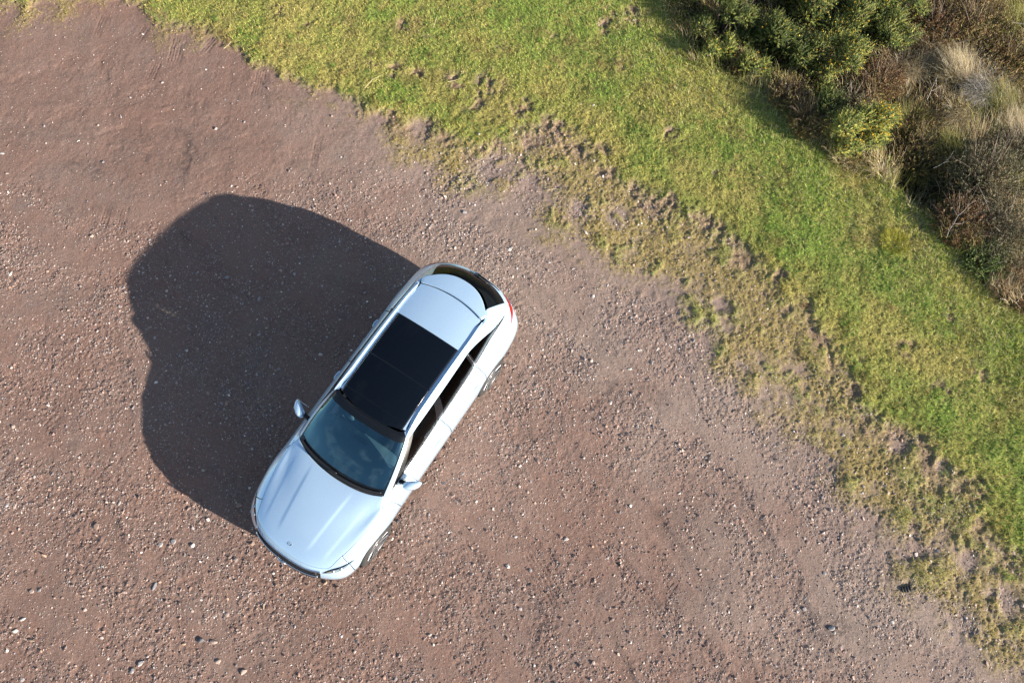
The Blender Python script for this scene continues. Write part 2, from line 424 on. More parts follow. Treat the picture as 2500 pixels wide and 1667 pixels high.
for nm, A in (('veg', VEG), ('moss', MOSS), ('clod', CLOD), ('rough', ROU), ('grey', GREY), ('stain', STAIN)):
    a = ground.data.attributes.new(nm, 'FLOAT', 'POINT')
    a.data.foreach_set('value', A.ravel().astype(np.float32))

def ground_z(x, y): return grid_at(Z, np.asarray(x, float), np.asarray(y, float))

# ================================================================== CAR
def car_paint():
    m, nt, p = mat('silver paint tinted sky blue')
    p.inputs['Base Color'].default_value = (0.53, 0.73, 0.93, 1)  # silver car; the blue sky reflection is put into its base colour
    p.inputs['Metallic'].default_value = 0.50
    p.inputs['Roughness'].default_value = 0.30
    p.inputs['Coat Weight'].default_value = 1.0
    p.inputs['Coat Roughness'].default_value = 0.02
    tc = nt.nodes.new('ShaderNodeTexCoord')
    v = nt.nodes.new('ShaderNodeTexVoronoi'); v.inputs['Scale'].default_value = 900
    nt.links.new(tc.outputs['Object'], v.inputs['Vector'])
    mr = nt.nodes.new('ShaderNodeMapRange'); mr.inputs['To Min'].default_value = 0.26; mr.inputs['To Max'].default_value = 0.34
    nt.links.new(v.outputs['Color'], mr.inputs['Value']); nt.links.new(mr.outputs['Result'], p.inputs['Roughness'])
    # road dust low on the sides
    dn = nt.nodes.new('ShaderNodeTexNoise'); dn.inputs['Scale'].default_value = 4; dn.inputs['Detail'].default_value = 6
    nt.links.new(tc.outputs['Object'], dn.inputs['Vector'])
    sp = nt.nodes.new('ShaderNodeSeparateXYZ'); nt.links.new(tc.outputs['Object'], sp.inputs[0])
    hz = nt.nodes.new('ShaderNodeMapRange'); hz.inputs['From Min'].default_value = 0.55; hz.inputs['From Max'].default_value = 0.2
    nt.links.new(sp.outputs['Z'], hz.inputs['Value'])
    mm = nt.nodes.new('ShaderNodeMath'); mm.operation = 'MULTIPLY'
    nt.links.new(hz.outputs['Result'], mm.inputs[0]); nt.links.new(dn.outputs['Fac'], mm.inputs[1])
    mx = nt.nodes.new('ShaderNodeMix'); mx.data_type = 'RGBA'
    mx.inputs[6].default_value = (0.53, 0.73, 0.93, 1); mx.inputs[7].default_value = (0.33, 0.27, 0.23, 1)  # sky-tinted silver, mixed towards the dust colour
    nt.links.new(mm.outputs[0], mx.inputs[0]); nt.links.new(mx.outputs[2], p.inputs['Base Color'])
    fn = nt.nodes.new('ShaderNodeTexNoise'); fn.inputs['Scale'].default_value = 2.2; fn.inputs['Detail'].default_value = 9; fn.inputs['Roughness'].default_value = 0.7
    nt.links.new(tc.outputs['Object'], fn.inputs['Vector'])
    fr = nt.nodes.new('ShaderNodeMapRange'); fr.inputs['From Min'].default_value = 0.35; fr.inputs['From Max'].default_value = 0.7
    fr.inputs['To Min'].default_value = 0.01; fr.inputs['To Max'].default_value = 0.16
    nt.links.new(fn.outputs['Fac'], fr.inputs['Value']); nt.links.new(fr.outputs['Result'], p.inputs['Coat Roughness'])
    sn = nt.nodes.new('ShaderNodeTexNoise'); sn.inputs['Scale'].default_value = 160; sn.inputs['Detail'].default_value = 2
    nt.links.new(tc.outputs['Object'], sn.inputs['Vector'])
    sr = nt.nodes.new('ShaderNodeMapRange'); sr.inputs['From Min'].default_value = 0.66; sr.inputs['From Max'].default_value = 0.74; sr.inputs['To Max'].default_value = 0.35
    nt.links.new(sn.outputs['Fac'], sr.inputs['Value'])
    ma = nt.nodes.new('ShaderNodeMath'); ma.operation = 'MAXIMUM'
    nt.links.new(mm.outputs[0], ma.inputs[0]); nt.links.new(sr.outputs['Result'], ma.inputs[1]); nt.links.new(ma.outputs[0], mx.inputs[0])
    return m
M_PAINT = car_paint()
M_BLACK = simple('satin black trim', (0.012, 0.012, 0.013), 0.45)
M_GLOSSBLK = simple('gloss black glass edge', (0.006, 0.007, 0.009), 0.06, spec=0.5)
M_ROOFGL = simple('dark roof glass', (0.003, 0.005, 0.009), 0.05, spec=0.22)
M_RUBBER = simple('tyre rubber', (0.022, 0.021, 0.021), 0.75, bump=(40, .3, .003))
M_CHROME = simple('bright chrome trim', (0.75, 0.76, 0.78), 0.14, 1.0)
M_ALLOY = simple('turned alloy', (0.50, 0.51, 0.53), 0.36, 1.0)
M_TRIM = simple('satin bright trim', (0.60, 0.61, 0.63), 0.40, 1.0)
M_REARGL = simple('dark rear glass', (0.003, 0.004, 0.006), 0.08, spec=0.10)
M_DALLOY = simple('dark alloy', (0.035, 0.035, 0.04), 0.5, 0.3)
M_WHEEL = simple('grey wheel alloy', (0.30, 0.31, 0.33), 0.42, 1.0)
M_UNDER = simple('black underbody', (0.01, 0.01, 0.01), 0.8)
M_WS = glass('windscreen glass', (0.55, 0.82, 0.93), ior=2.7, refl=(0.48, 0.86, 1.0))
M_FGL = glass('front door glass', (0.28, 0.36, 0.35), ior=1.25)
M_PRIV = glass('dark privacy glass', (0.02, 0.023, 0.027), ior=1.13)
M_SEAT = simple('grey leather', (0.24, 0.28, 0.31), 0.5, bump=(60, .2, .003))
M_DASH = simple('dark dashboard vinyl', (0.20, 0.24, 0.26), 0.55, bump=(120, .2, .002))
M_RED = simple('red lamp plastic', (0.26, 0.007, 0.006), 0.12, coat=1.0)
M_LENS = glass('clear lamp lens', (0.75, 0.80, 0.84))
M_DISC = simple('steel brake disc', (0.12, 0.115, 0.11), 0.5, 0.6)

def cr_eval(P, t):
    """centripetal Catmull-Rom through P (n,...,3), t in index units; ends already padded by one"""
    n = P.shape[0] - 2
    t = np.clip(t, 0, n - 1 - 1e-9); i = t.astype(int); f = (t - i)
    return i + 1, f

def cr(p0, p1, p2, p3, f):
    d = lambda a, b: np.maximum(np.sqrt(np.linalg.norm(b - a, axis=-1, keepdims=True)), 1e-4)
    t1 = d(p0, p1); t2 = t1 + d(p1, p2); t3 = t2 + d(p2, p3)
    t = t1 + f[..., None] * (t2 - t1)
    A1 = (t1 - t) / t1 * p0 + t / t1 * p1
    A2 = (t2 - t) / (t2 - t1) * p1 + (t - t1) / (t2 - t1) * p2
    A3 = (t3 - t) / (t3 - t2) * p2 + (t - t2) / (t3 - t2) * p3
    B1 = (t2 - t) / t2 * A1 + t / t2 * A2
    B2 = (t3 - t) / (t3 - t1) * A2 + (t - t1) / (t3 - t1) * A3
    return (t2 - t) / (t2 - t1) * B1 + (t - t1) / (t2 - t1) * B2

class Surf:
    """rings of stations; P(k, r), k = station round the half car (front centre 0 .. rear centre K), r = ring"""
    def __init__(s, rings):
        R = np.array(rings, float)                       # nr, nk, 3
        flip = np.array([1, -1, 1.])
        s.R = np.concatenate([R[:, 1:2] * flip, R, R[:, -2:-1] * flip], 1)
        s.nr, s.nk = R.shape[0], R.shape[1]
    def __call__(s, k, r):
        k, r = np.broadcast_arrays(np.asarray(k, float), np.asarray(r, float))
        sgn = np.where(k < 0, -1, 1); k = np.abs(k)
        kk = np.clip(k, 0, s.nk - 1 - 1e-9); i = kk.astype(int); f = kk - i
        rr = np.clip(r, 0, s.nr - 1 - 1e-9); j = rr.astype(int); g = rr - j
        def ring(jj):
            over = jj > s.nr - 1; under = jj < 0
            jc = np.clip(jj, 0, s.nr - 1)
            q = cr(s.R[jc, i], s.R[jc, i + 1], s.R[jc, i + 2], s.R[jc, i + 3], f)
            return q
        q = [ring(j - 1), ring(j), ring(j + 1), ring(j + 2)]
        q[0] = np.where((j == 0)[..., None], 2 * q[1] - q[2], q[0])
        q[3] = np.where((j == s.nr - 2)[..., None], 2 * q[2] - q[1], q[3])
        p = cr(q[0], q[1], q[2], q[3], g)
        p[..., 1] *= sgn
        return p
    def normal(s, k, r):
        e = 2e-3
        a = s(k + e, r) - s(k - e, r); rr = np.clip(r, e, s.nr - 1 - e)
        b = s(k, rr + e) - s(k, rr - e)
        n = np.cross(a, b); n /= np.maximum(np.linalg.norm(n, axis=-1, keepdims=True), 1e-9)
        return n

LOW = Surf([
 # R0 sill
 [(2.20,0,.23),(2.14,.42,.23),(1.93,.74,.23),(1.43,.84,.24),(.82,.845,.24),(.30,.848,.24),(-.42,.85,.24),(-1.15,.85,.24),(-1.70,.84,.25),(-2.20,.72,.28),(-2.40,.40,.29),(-2.45,0,.29)],
 # R1
 [(2.27,0,.40),(2.21,.43,.40),(1.99,.795,.40),(1.43,.888,.40),(.82,.882,.38),(.30,.880,.38),(-.42,.882,.38),(-1.15,.886,.38),(-1.70,.890,.40),(-2.27,.790,.42),(-2.48,.44,.44),(-2.54,0,.44)],
 # R2
 [(2.26,0,.58),(2.20,.44,.58),(1.97,.80,.59),(1.43,.905,.62),(.82,.898,.60),(.30,.897,.60),(-.42,.900,.60),(-1.15,.905,.61),(-1.70,.908,.64),(-2.28,.815,.66),(-2.49,.46,.67),(-2.55,0,.67)],
 # R3 shoulder
 [(2.18,0,.70),(2.125,.43,.705),(1.92,.745,.715),(1.43,.870,.785),(.82,.878,.81),(.30,.877,.825),(-.42,.879,.835),(-1.15,.884,.845),(-1.70,.875,.865),(-2.25,.770,.88),(-2.475,.45,.885),(-2.535,0,.885)],
 # R4 bonnet edge / under the belt
 [(2.05,0,.795),(2.01,.36,.795),(1.86,.615,.805),(1.43,.745,.872),(.84,.812,.922),(.30,.815,.928),(-.42,.818,.936),(-1.15,.812,.946),(-1.70,.790,.958),(-2.22,.690,.975),(-2.445,.40,.990),(-2.50,0,.990)],
 # R5 inside the bonnet
 [(1.50,0,.940),(1.47,.28,.936),(1.38,.48,.927),(1.14,.665,.927),(.815,.765,.962),(.30,.775,.968),(-.42,.775,.974),(-1.15,.765,.984),(-1.70,.735,.998),(-2.24,.655,1.008),(-2.432,.375,1.012),(-2.485,0,1.012)],
 # R6 glass base
 [(.98,0,1.002),(.965,.25,1.001),(.93,.45,.998),(.875,.62,.993),(.80,.735,.990),(.30,.752,.990),(-.42,.748,.995),(-1.15,.735,1.004),(-1.70,.700,1.015),(-2.24,.635,1.020),(-2.42,.36,1.022),(-2.47,0,1.022)],
])
def zc(x): return np.interp(x, [-2.25,-2.1,-1.9,-1.7,-1.45,-1.2,-.9,-.6,-.3,0,.2], [1.352,1.372,1.397,1.420,1.444,1.459,1.468,1.469,1.460,1.437,1.410])
def zcs(x):
    x = np.asarray(x, float); return sum(zc(x + d) for d in (-.12,-.06,0,.06,.12)) / 5
def roof_xy(u, v):
    av = np.abs(v)
    xf = .10 - .07 * av ** 2; xr = -2.155 + .27 * av ** 2.4
    xs = -1.82 - .07 * (1 - av ** 2)
    x = np.where(u < .85, xf + (xs - xf) * u / .85, xs + (xr - xs) * (u - .85) / .15)
    Y = .505 + .05 * np.clip(1 - u / .12, 0, 1) ** 2 + .03 * np.clip((u - .85) / .15, 0, 1)
    return x, v * Y
def roof(u, v):
    x, y = roof_xy(np.asarray(u, float), np.asarray(v, float))
    z = zcs(x) - .042 * np.abs(y / .52) ** 2.3
    return np.stack([x, y, z], -1)
E_ = [tuple(roof(u, v)) for u, v in ((0,0),(0,.36),(0,.64),(0,.86),(.02,1),(.12,1),(.30,1),(.58,1),(.78,1),(.98,1),(1,.52),(1,0))]
G1 = [(.175,0,1.405),(.17,.235,1.400),(.15,.42,1.390),(.12,.545,1.368),(.06,.60,1.335),(-.16,.612,1.355),(-.58,.618,1.365),(-1.20,.612,1.362),(-1.62,.598,1.348),(-1.93,.548,1.318),(-2.165,.285,1.335),(-2.20,0,1.340)]
G0 = [tuple(p) for p in LOW(np.arange(12.), np.full(12, 6.))]
def midp(a, b, o): return tuple((np.array(a) + np.array(b)) / 2 + np.array(o))
GM = [midp(a, b, o) for a, b, o in zip(G0, G1, [(.02,0,.022),(.02,0,.022),(.02,.008,.02),(.018,.014,.016),(.01,.02,.012)] + [(0,.024,.008)] * 4 + [(-.012,.018,.014),(-.02,.008,.02),(-.02,0,.02)])]
G2 = [midp(a, b, o) for a, b, o in zip(G1, E_, [(.004,0,.004)] * 3 + [(.003,.004,.008)] + [(0,.012,.020)] * 5 + [(-.004,.01,.016)] + [(-.004,0,.004)] * 2)]
TOP = Surf([G0, GM, G1, G2, E_])

def bonnet_shape(P):
    """raised middle and two power lines pressed into the bonnet"""
    x, y = P[..., 0], np.abs(P[..., 1])
    w = sst(.95, 1.25, x) * (1 - sst(1.78, 2.02, x))
    yl = .33 - .10 * (x - 1.0)          # the inner line converges towards the nose
    P = P.copy()
    P[..., 2] += w * .0065 * (1 - sst(yl - .015, yl + .04, y))
    yo = .60 - .13 * (x - 1.0)
    P[..., 2] += w * .0045 * (1 - sst(yo - .015, yo + .045, y))
    return P

def patch(surf, K, R, off=0.0, mods=None):
    """K, R: 2-D arrays of stations / rings -> vertices, quads"""
    P = surf(K, R)
    if off: P = P + surf.normal(K, R) * off
    if mods: P = mods(P)
    a, b = K.shape
    i = np.arange(a * b).reshape(a, b)
    F = np.stack([i[:-1, :-1], i[1:, :-1], i[1:, 1:], i[:-1, 1:]], -1).reshape(-1, 4)
    return P.reshape(-1, 3), F
def KR(k0, k1, r0, r1, nk, nr):
    return np.meshgrid(np.linspace(k0, k1, nk), np.linspace(r0, r1, nr), indexing='ij')
def KRf(k0, k1, rlo, rhi, nk, nr):
    k = np.linspace(k0, k1, nk); f = np.linspace(0, 1, nr)
    lo = np.array([rlo(x) if callable(rlo) else rlo for x in k]); hi = np.array([rhi(x) if callable(rhi) else rhi for x in k])
    return np.repeat(k[:, None], nr, 1), lo[:, None] + (hi - lo)[:, None] * f[None]
def mirror(V, F):
    return V * np.array([1, -1, 1.]), F[:, ::-1]
def join(*VF):
    vs, fs, n = [], [], 0
    for V, F in VF:
        vs.append(V); fs.append(np.asarray(F) + n); n += len(V)
    return np.concatenate(vs), np.concatenate(fs)
ARCH = [(1.435, .335), (-1.435, .335)]; ARCH_R = .368
def cut_arches(V, F):
    V = V.copy(); keep = np.ones(len(F), bool)
    for ax, az in ARCH:
        dx = V[:, 0] - ax; dz = V[:, 2] - az; d = np.hypot(dx, dz)
        ins = (d < ARCH_R) & (np.abs(V[:, 1]) > .5)
        keep &= ~ins[F].all(1)
        part = ins[F].any(1) & keep
        vs = np.unique(F[part]); vs = vs[ins[vs]]
        s = ARCH_R / np.maximum(d[vs], 1e-6)
        V[vs, 0] = ax + dx[vs] * s; V[vs, 2] = az + dz[vs] * s
    return V, F[keep]
def solid(o, t):
    md = o.modifiers.new('thickness', 'SOLIDIFY'); md.thickness = t; md.offset = -1
    return o
def tube(pts, r, n=8, closed=False):
    P = np.array(pts, float); m = len(P)
    T = np.gradient(P, axis=0); T /= np.linalg.norm(T, axis=1, keepdims=True)
    up = np.array([0, 0, 1.]); A = np.cross(T, up); l = np.linalg.norm(A, axis=1, keepdims=True)
    A = np.where(l < 1e-3, np.array([1., 0, 0]), A / np.maximum(l, 1e-6)); B = np.cross(T, A)
    r = np.broadcast_to(np.asarray(r, float), (m,))
    th = np.linspace(0, 2 * np.pi, n, endpoint=False)
    V = P[:, None] + r[:, None, None] * (A[:, None] * np.cos(th)[None, :, None] + B[:, None] * np.sin(th)[None, :, None])
    i = np.arange(m * n).reshape(m, n); j = np.roll(i, -1, 1)
    F = np.stack([i[:-1], i[1:], j[1:], j[:-1]], -1).reshape(-1, 4)
    V = V.reshape(-1, 3)
    c0, c1 = len(V), len(V) + 1
    V = np.concatenate([V, P[:1], P[-1:]])
    caps = [[i[0, q], j[0, q], c0, c0] for q in range(n)] + [[j[-1, q], i[-1, q], c1, c1] for q in range(n)]
    return V, F, np.array([[a, b, c] for a, b, c, _ in caps])
def tube_obj(name, pts, r, m, parent, n=8):
    V, F, T = tube(pts, r, n); return mesh(name, V, [F, T], m, parent)
def loft(name, rings, m, parent, caps=True, smooth=True):
    R = np.array(rings, float); a, b = R.shape[:2]
    i = np.arange(a * b).reshape(a, b); j = np.roll(i, -1, 1)
    F = np.stack([i[:-1], j[:-1], j[1:], i[1:]], -1).reshape(-1, 4)
    V = R.reshape(-1, 3); T = []
    if caps:
        V = np.concatenate([V, R[0].mean(0)[None], R[-1].mean(0)[None]])
        T = np.array([[j[0, q], i[0, q], a * b] for q in range(b)] + [[i[-1, q], j[-1, q], a * b + 1] for q in range(b)])
    return mesh(name, V, [F, T] if caps else [F], m, parent, smooth)
def rbox(name, c, s, m, parent, e=4.0, rot=None, n=20, taper=None):
    """rounded box as a superellipsoid"""
    th = np.linspace(0, 2 * np.pi, n * 2, endpoint=False); ph = np.linspace(-np.pi / 2, np.pi / 2, n)
    f = lambda w: np.sign(w) * np.abs(w) ** (2 / e)
    R = []
    for p in ph:
        R.append(np.stack([f(np.cos(p)) * f(np.cos(th)), f(np.cos(p)) * f(np.sin(th)), np.full(len(th), f(np.sin(p)))], -1))
    R = np.array(R)
    if taper: R[..., 0] *= 1 + taper[0] * R[..., 2]; R[..., 1] *= 1 + taper[1] * R[..., 2]
    R = R * np.array(s) / 2
    if rot is not None:
        from mathutils import Euler
        R = R @ np.array(Euler(rot).to_matrix()).T
    return loft(name, R + np.array(c), m, parent)

CARX, CARY = -1.84, 1.93
car = thing('estate_car', 'silver estate car with a dark glass roof parked on the reddish gravel', 'car',
            (CARX, CARY, 0.015), math.radians(-123.0))

# dark liner close under the panels: what shows in the shut lines
Vl, Fl = join(patch(LOW, *KR(-11, 11, 0, 6, 120, 30), off=-.014, mods=bonnet_shape))
Vl, Fl = cut_arches(Vl, Fl)
mesh('underbody', Vl, Fl, M_UNDER, car)
g = .011
# wings, sills and quarter panels in one shell, bumpers, doors, bonnet and tailgate apart
def sided(name, k0, k1, r0, r1, nk, nr, m=M_PAINT, off=0., cut=False, mods=None, surf=LOW, t=.012):
    out = []
    for s in (1, -1):
        V, F = patch(surf, *KRf(k0, k1, r0, r1, nk, nr), off=off, mods=mods)
        if cut: V, F = cut_arches(V, F)
        if s < 0: V, F = mirror(V, F)
        o = mesh(name, V, F, m, car); out.append(solid(o, t) if t else o)
    return out
gap = .016
pieces = []
for s in (1, -1):
    for a in ((2.32, 4 - g / 2, .0, 4.0, 110, 90), (4 - g / 2, 7.30, .0, .55, 120, 12), (7.295, 9.438, 0, 3.55, 110, 80), (7.295, 9.438, 3.55, 6, 70, 30)):
        V, F = cut_arches(*patch(LOW, *KR(*a)))
        if s < 0: V, F = mirror(V, F)
        pieces.append((V, F))
    # strip of wing beside the bonnet and windscreen foot
    V, F = patch(LOW, *KR(3.72, 4.18, 4.0, 6, 24, 30))
    if s < 0: V, F = mirror(V, F)
    pieces.append((V, F))
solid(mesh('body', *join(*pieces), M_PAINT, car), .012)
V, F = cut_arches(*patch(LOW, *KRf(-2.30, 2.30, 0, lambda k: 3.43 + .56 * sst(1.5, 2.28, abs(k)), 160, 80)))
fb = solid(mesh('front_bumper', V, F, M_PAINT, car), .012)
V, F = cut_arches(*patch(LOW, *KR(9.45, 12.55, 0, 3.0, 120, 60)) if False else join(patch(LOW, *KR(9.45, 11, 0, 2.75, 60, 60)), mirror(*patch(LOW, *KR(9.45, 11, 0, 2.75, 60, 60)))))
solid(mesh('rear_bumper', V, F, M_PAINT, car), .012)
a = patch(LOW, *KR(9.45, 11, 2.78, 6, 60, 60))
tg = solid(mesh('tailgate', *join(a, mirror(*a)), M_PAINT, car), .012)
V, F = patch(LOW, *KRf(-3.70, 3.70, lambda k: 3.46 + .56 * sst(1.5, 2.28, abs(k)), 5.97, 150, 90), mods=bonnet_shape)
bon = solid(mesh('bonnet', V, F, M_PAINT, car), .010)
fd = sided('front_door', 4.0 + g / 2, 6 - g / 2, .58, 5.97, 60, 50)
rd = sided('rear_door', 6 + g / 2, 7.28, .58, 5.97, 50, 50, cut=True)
# door handles and belt chrome
for s in (1, -1):
    for d, k, nm in ((fd, 5.72, 'handle'), (rd, 6.98, 'handle')):
        p = LOW(np.linspace(k - .16, k + .02, 9) if nm else 0, np.full(9, 3.02)); n = LOW.normal(np.linspace(k - .16, k + .02, 9), np.full(9, 3.02))
        pts = p + n * np.array([.0, .006, .010, .012, .012, .012, .010, .006, .0])[:, None]
        pts[:, 1] *= s
        tube_obj('handle', pts, .011, M_PAINT, d[0 if s > 0 else 1])
    V, F = patch(TOP, *KR(4.22, 8.78, .0, .055, 90, 4), off=.004)
    if s < 0: V, F = mirror(V, F)
    solid(mesh('window_trim', V, F, M_TRIM, car), .006)

# greenhouse: pillars and roof sides in body colour
def r_top(k): return 1.90 - 1.84 * np.clip((k - 7.2) / 1.62, 0, 1) ** 1.8
def rt(k): return r_top(k) + .02
WK = 3.72                                                  # windscreen edge station
pieces = []
for s in (1, -1):
    for KRs in (KR(WK, 4.20, 0, 4, 20, 50), KRf(4.20, 8.82, rt, 4, 120, 30), KR(8.82, 9.34, 0, 4, 24, 50)):
        V, F = patch(TOP, *KRs)
        if s < 0: V, F = mirror(V, F)
        pieces.append((V, F))
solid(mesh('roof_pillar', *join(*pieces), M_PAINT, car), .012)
# windscreen, black edge, cowl
V, F = patch(TOP, *KR(-WK + .16, WK - .16, .22, 1.86, 70, 40), off=-.003)
ws = mesh('windscreen', V, F, M_WS, car)
pc = [patch(TOP, *KR(-WK, WK, .06, .24, 70, 8), off=-.001), patch(TOP, *KR(-WK, WK, 1.84, 4, 70, 20), off=-.001),
      patch(TOP, *KR(WK - .18, WK, .2, 1.9, 6, 40), off=-.001), patch(TOP, *KR(-WK, -WK + .18, .2, 1.9, 6, 40), off=-.001)]
mesh('windscreen_border', *join(*pc), M_GLOSSBLK, ws)
V, F = patch(LOW, *KR(-3.74, 3.74, 5.985, 6.0, 60, 3), off=.001); V2, F2 = patch(TOP, *KR(-3.74, 3.74, 0, .07, 60, 4), off=-.006)
mesh('cowl', *join((V, F), (V2, F2)), M_BLACK, car)
for a0, a1, b0, b1 in ((-.4, 3.35, .10, .15), (-3.2, .1, .11, .16)):
    k = np.linspace(a0, a1, 24); r = np.linspace(b0, b1, 24)
    p = TOP(k, r) + TOP.normal(k, r) * .022
    w = tube_obj('wiper', p, np.interp(np.linspace(0, 1, 24), [0, .1, 1], [.016, .013, .008]), M_BLACK, car, 6)
# side glass
pad = .05
def glassdoor(nm, k0, k1, m, parent, lo=.045, hi=None):
    for s in (0, 1):
        V, F = patch(TOP, *KRf(k0, k1, lo, (lambda k: max(r_top(k), lo + .002)) if hi is None else hi, 40, 24), off=-.004)
        if s: V, F = mirror(V, F)
        par = parent[s] if isinstance(parent, list) else parent
        mesh(nm, V, F, m, par)
glassdoor('window', 4.62, 5.86, M_FGL, fd)
glassdoor('window', 6.10, 7.18, M_PRIV, rd)
glassdoor('quarter_window', 7.32, 8.80, M_PRIV, car)
def pillar_black(k0, k1, off=.0):
    return [patch(TOP, *KRf(k0, k1, .04, lambda k: r_top(k), 8, 24), off=off)]
for k0, k1 in ((5.86, 6.10), (7.18, 7.32)):
    for a in pillar_black(k0, k1):
        mesh('door_pillar', *a, M_GLOSSBLK, car); mesh('door_pillar', *mirror(*a), M_GLOSSBLK, car)
a = patch(TOP, *KRf(4.20, 4.62, .04, lambda k: r_top(k), 10, 24), off=-.002)
mesh('mirror_triangle', *a, M_BLACK, fd[0]); mesh('mirror_triangle', *mirror(*a), M_BLACK, fd[1])
for s in (1, -1):
    for k in (7.26,):
        r = np.linspace(.04, r_top(k), 12); p = TOP(np.full(12, k) + np.linspace(-.1, .1, 12) * 0, r) + TOP.normal(np.full(12, k), r) * .004
        p[:, 1] *= s; tube_obj('window_trim', p, .005, M_CHROME, car, 6)
# rear window with its wiper
a = patch(TOP, *KR(9.34, 11, .06, 2.0, 40, 40), off=-.004)
rw = mesh('rear_window', *join(a, mirror(*a)), M_REARGL, tg)
mesh('rear_wiper', *tube([(-2.475, 0.0, 1.045), (-2.47, .04, 1.055), (-2.435, .30, 1.10), (-2.40, .42, 1.13)], [.02, .014, .008, .006])[:2], M_BLACK, tg)
rbox('washer_nozzle', (-2.485, -.02, 1.035), (.03, .09, .03), M_CHROME, tg, 3, n=8)

# roof skin, glass roof panel, spoiler, rails
def uv_patch(u0, u1, v0, v1, nu, nv, off=0.):
    U, W = np.meshgrid(np.linspace(u0, u1, nu), np.linspace(v0, v1, nv), indexing='ij')
    P = roof(U, W); P[..., 2] += off
    i = np.arange(nu * nv).reshape(nu, nv)
    F = np.stack([i[:-1, :-1], i[:-1, 1:], i[1:, 1:], i[1:, :-1]], -1).reshape(-1, 4)[:, ::-1]
    return P.reshape(-1, 3), F
def flat_edge(u): return u
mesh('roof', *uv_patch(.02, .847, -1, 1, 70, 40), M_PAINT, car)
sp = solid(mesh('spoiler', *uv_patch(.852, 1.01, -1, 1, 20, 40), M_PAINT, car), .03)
def roof_rect(x0, x1, y, off, nu=40, nv=30):
    X, Yv = np.meshgrid(np.linspace(x0, x1, nu), np.linspace(-y, y, nv), indexing='ij')
    if x1 > -.05: X = X - .10 * (Yv / .5) ** 2 * ((X - x0) / (x1 - x0)) ** 3
    Zv = zcs(X) - .042 * np.abs(Yv / .52) ** 2.3 + off
    i = np.arange(nu * nv).reshape(nu, nv)
    F = np.stack([i[:-1, :-1], i[1:, :-1], i[1:, 1:], i[:-1, 1:]], -1).reshape(-1, 4)
    return np.stack([X, Yv, Zv], -1).reshape(-1, 3), F
mesh('roof_seal', *roof_rect(-1.27, .08, .495, .0015), M_GLOSSBLK, car)
solid(mesh('glass_roof', *roof_rect(-1.28, -.6115, .497, .005), M_ROOFGL, car), .004)
solid(mesh('glass_roof', *roof_rect(-.610, -.0695, .497, .005), M_ROOFGL, car), .004)
solid(mesh('glass_roof', *roof_rect(-.0685, .10, .497, .004, 12), M_ROOFGL, car), .004)
for s in (1, -1):
    x = np.linspace(.06, -1.80, 50)
    y = np.interp(x, [-1.8, -1.5, -.3, .06], [.535, .548, .552, .585]); z = zcs(x) - .042 * (y / .52) ** 2.3 + np.interp(x, [-1.8, -1.7, -.05, .06], [.0, .016, .016, .0])
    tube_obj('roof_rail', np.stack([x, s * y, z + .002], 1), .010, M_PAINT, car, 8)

# lamps, grille, trim
for s in (1, -1):
    k0, k1 = 1.36, 2.50
    lo = lambda k: 2.92 + .16 * (k - k0) / (k1 - k0); hi = lambda k: 2.92 + .16 * (k - k0) / (k1 - k0) + .40 * math.sin(math.pi * min(1, max(0.02, (k - k0) / (k1 - k0))) ** .8)
    V, F = patch(LOW, *KRf(k0, k1, lo, hi, 40, 12), off=.004)
    if s < 0: V, F = mirror(V, F)
    hl = mesh('headlight', V, F, M_GLOSSBLK, car)
    V, F = patch(LOW, *KRf(k0 + .05, k1 - .1, lambda k: lo(k) + .05, lambda k: lo(k) + .6 * (hi(k) - lo(k)), 30, 6), off=.007)
    if s < 0: V, F = mirror(V, F)
    mesh('lamp_strip', V, F, M_CHROME, hl)
    for q in (.35, .6):
        kq = k0 + q * (k1 - k0); c = LOW(kq, (lo(kq) + hi(kq)) / 2) + LOW.normal(kq, 3.4) * .004; c[1] *= s
        rbox('projector', c, (.05, .05, .04), M_ALLOY, hl, 2, n=8)
    V, F = patch(LOW, *KRf(8.55, 9.95, lambda k: 3.30 - .25 * sst(8.9, 9.5, k), lambda k: 3.32 + .28 * sst(8.55, 9.3, k), 40, 10), off=.004)
    if s < 0: V, F = mirror(V, F)
    mesh('tail_light', V, F, M_RED, car)
gr = mesh('grille', *patch(LOW, *KR(-1.28, 1.28, 1.55, 2.98, 40, 24), off=.004), M_BLACK, car)
for r in (1.78, 2.06, 2.62, 2.84):
    k = np.linspace(-1.15, 1.15, 30); tube_obj('grille_bar', LOW(k, np.full(30, r)) + LOW.normal(k, np.full(30, r)) * .008, .006, M_DALLOY, gr, 6)
k = np.linspace(-1.30, 1.30, 40); tube_obj('chrome_frame', LOW(k, np.full(40, 3.0)) + LOW.normal(k, np.full(40, 3.0)) * .008, .010, M_CHROME, gr, 6)
k = np.linspace(-1.2, 1.2, 30); tube_obj('chrome_bar', LOW(k, np.full(30, 2.34)) + LOW.normal(k, np.full(30, 2.34)) * .012, .012, M_CHROME, gr, 6)
def star(parent, c, R, nrm, m_ring, tilt):
    ring = [(R * math.cos(t), R * math.sin(t), 0) for t in np.linspace(0, 2 * math.pi, 25)]
    V, F, T = tube(ring, R * .14, 6); Vs, Fs = [V], [F]; n = len(V)
    for q in range(3):
        a = math.pi + q * 2.0944
        p = [(0, 0, .001), (R * .5 * math.cos(a), R * .5 * math.sin(a), .001), (R * math.cos(a), R * math.sin(a), .001)]
        V, F, T = tube(p, [R * .2, R * .12, R * .04], 5); Vs.append(V); Fs.append(F + n); n += len(V)
    from mathutils import Euler
    V = np.concatenate(Vs) @ np.array(Euler(tilt).to_matrix()).T + np.array(c)
    return mesh('badge', V, np.concatenate(Fs), m_ring, parent)
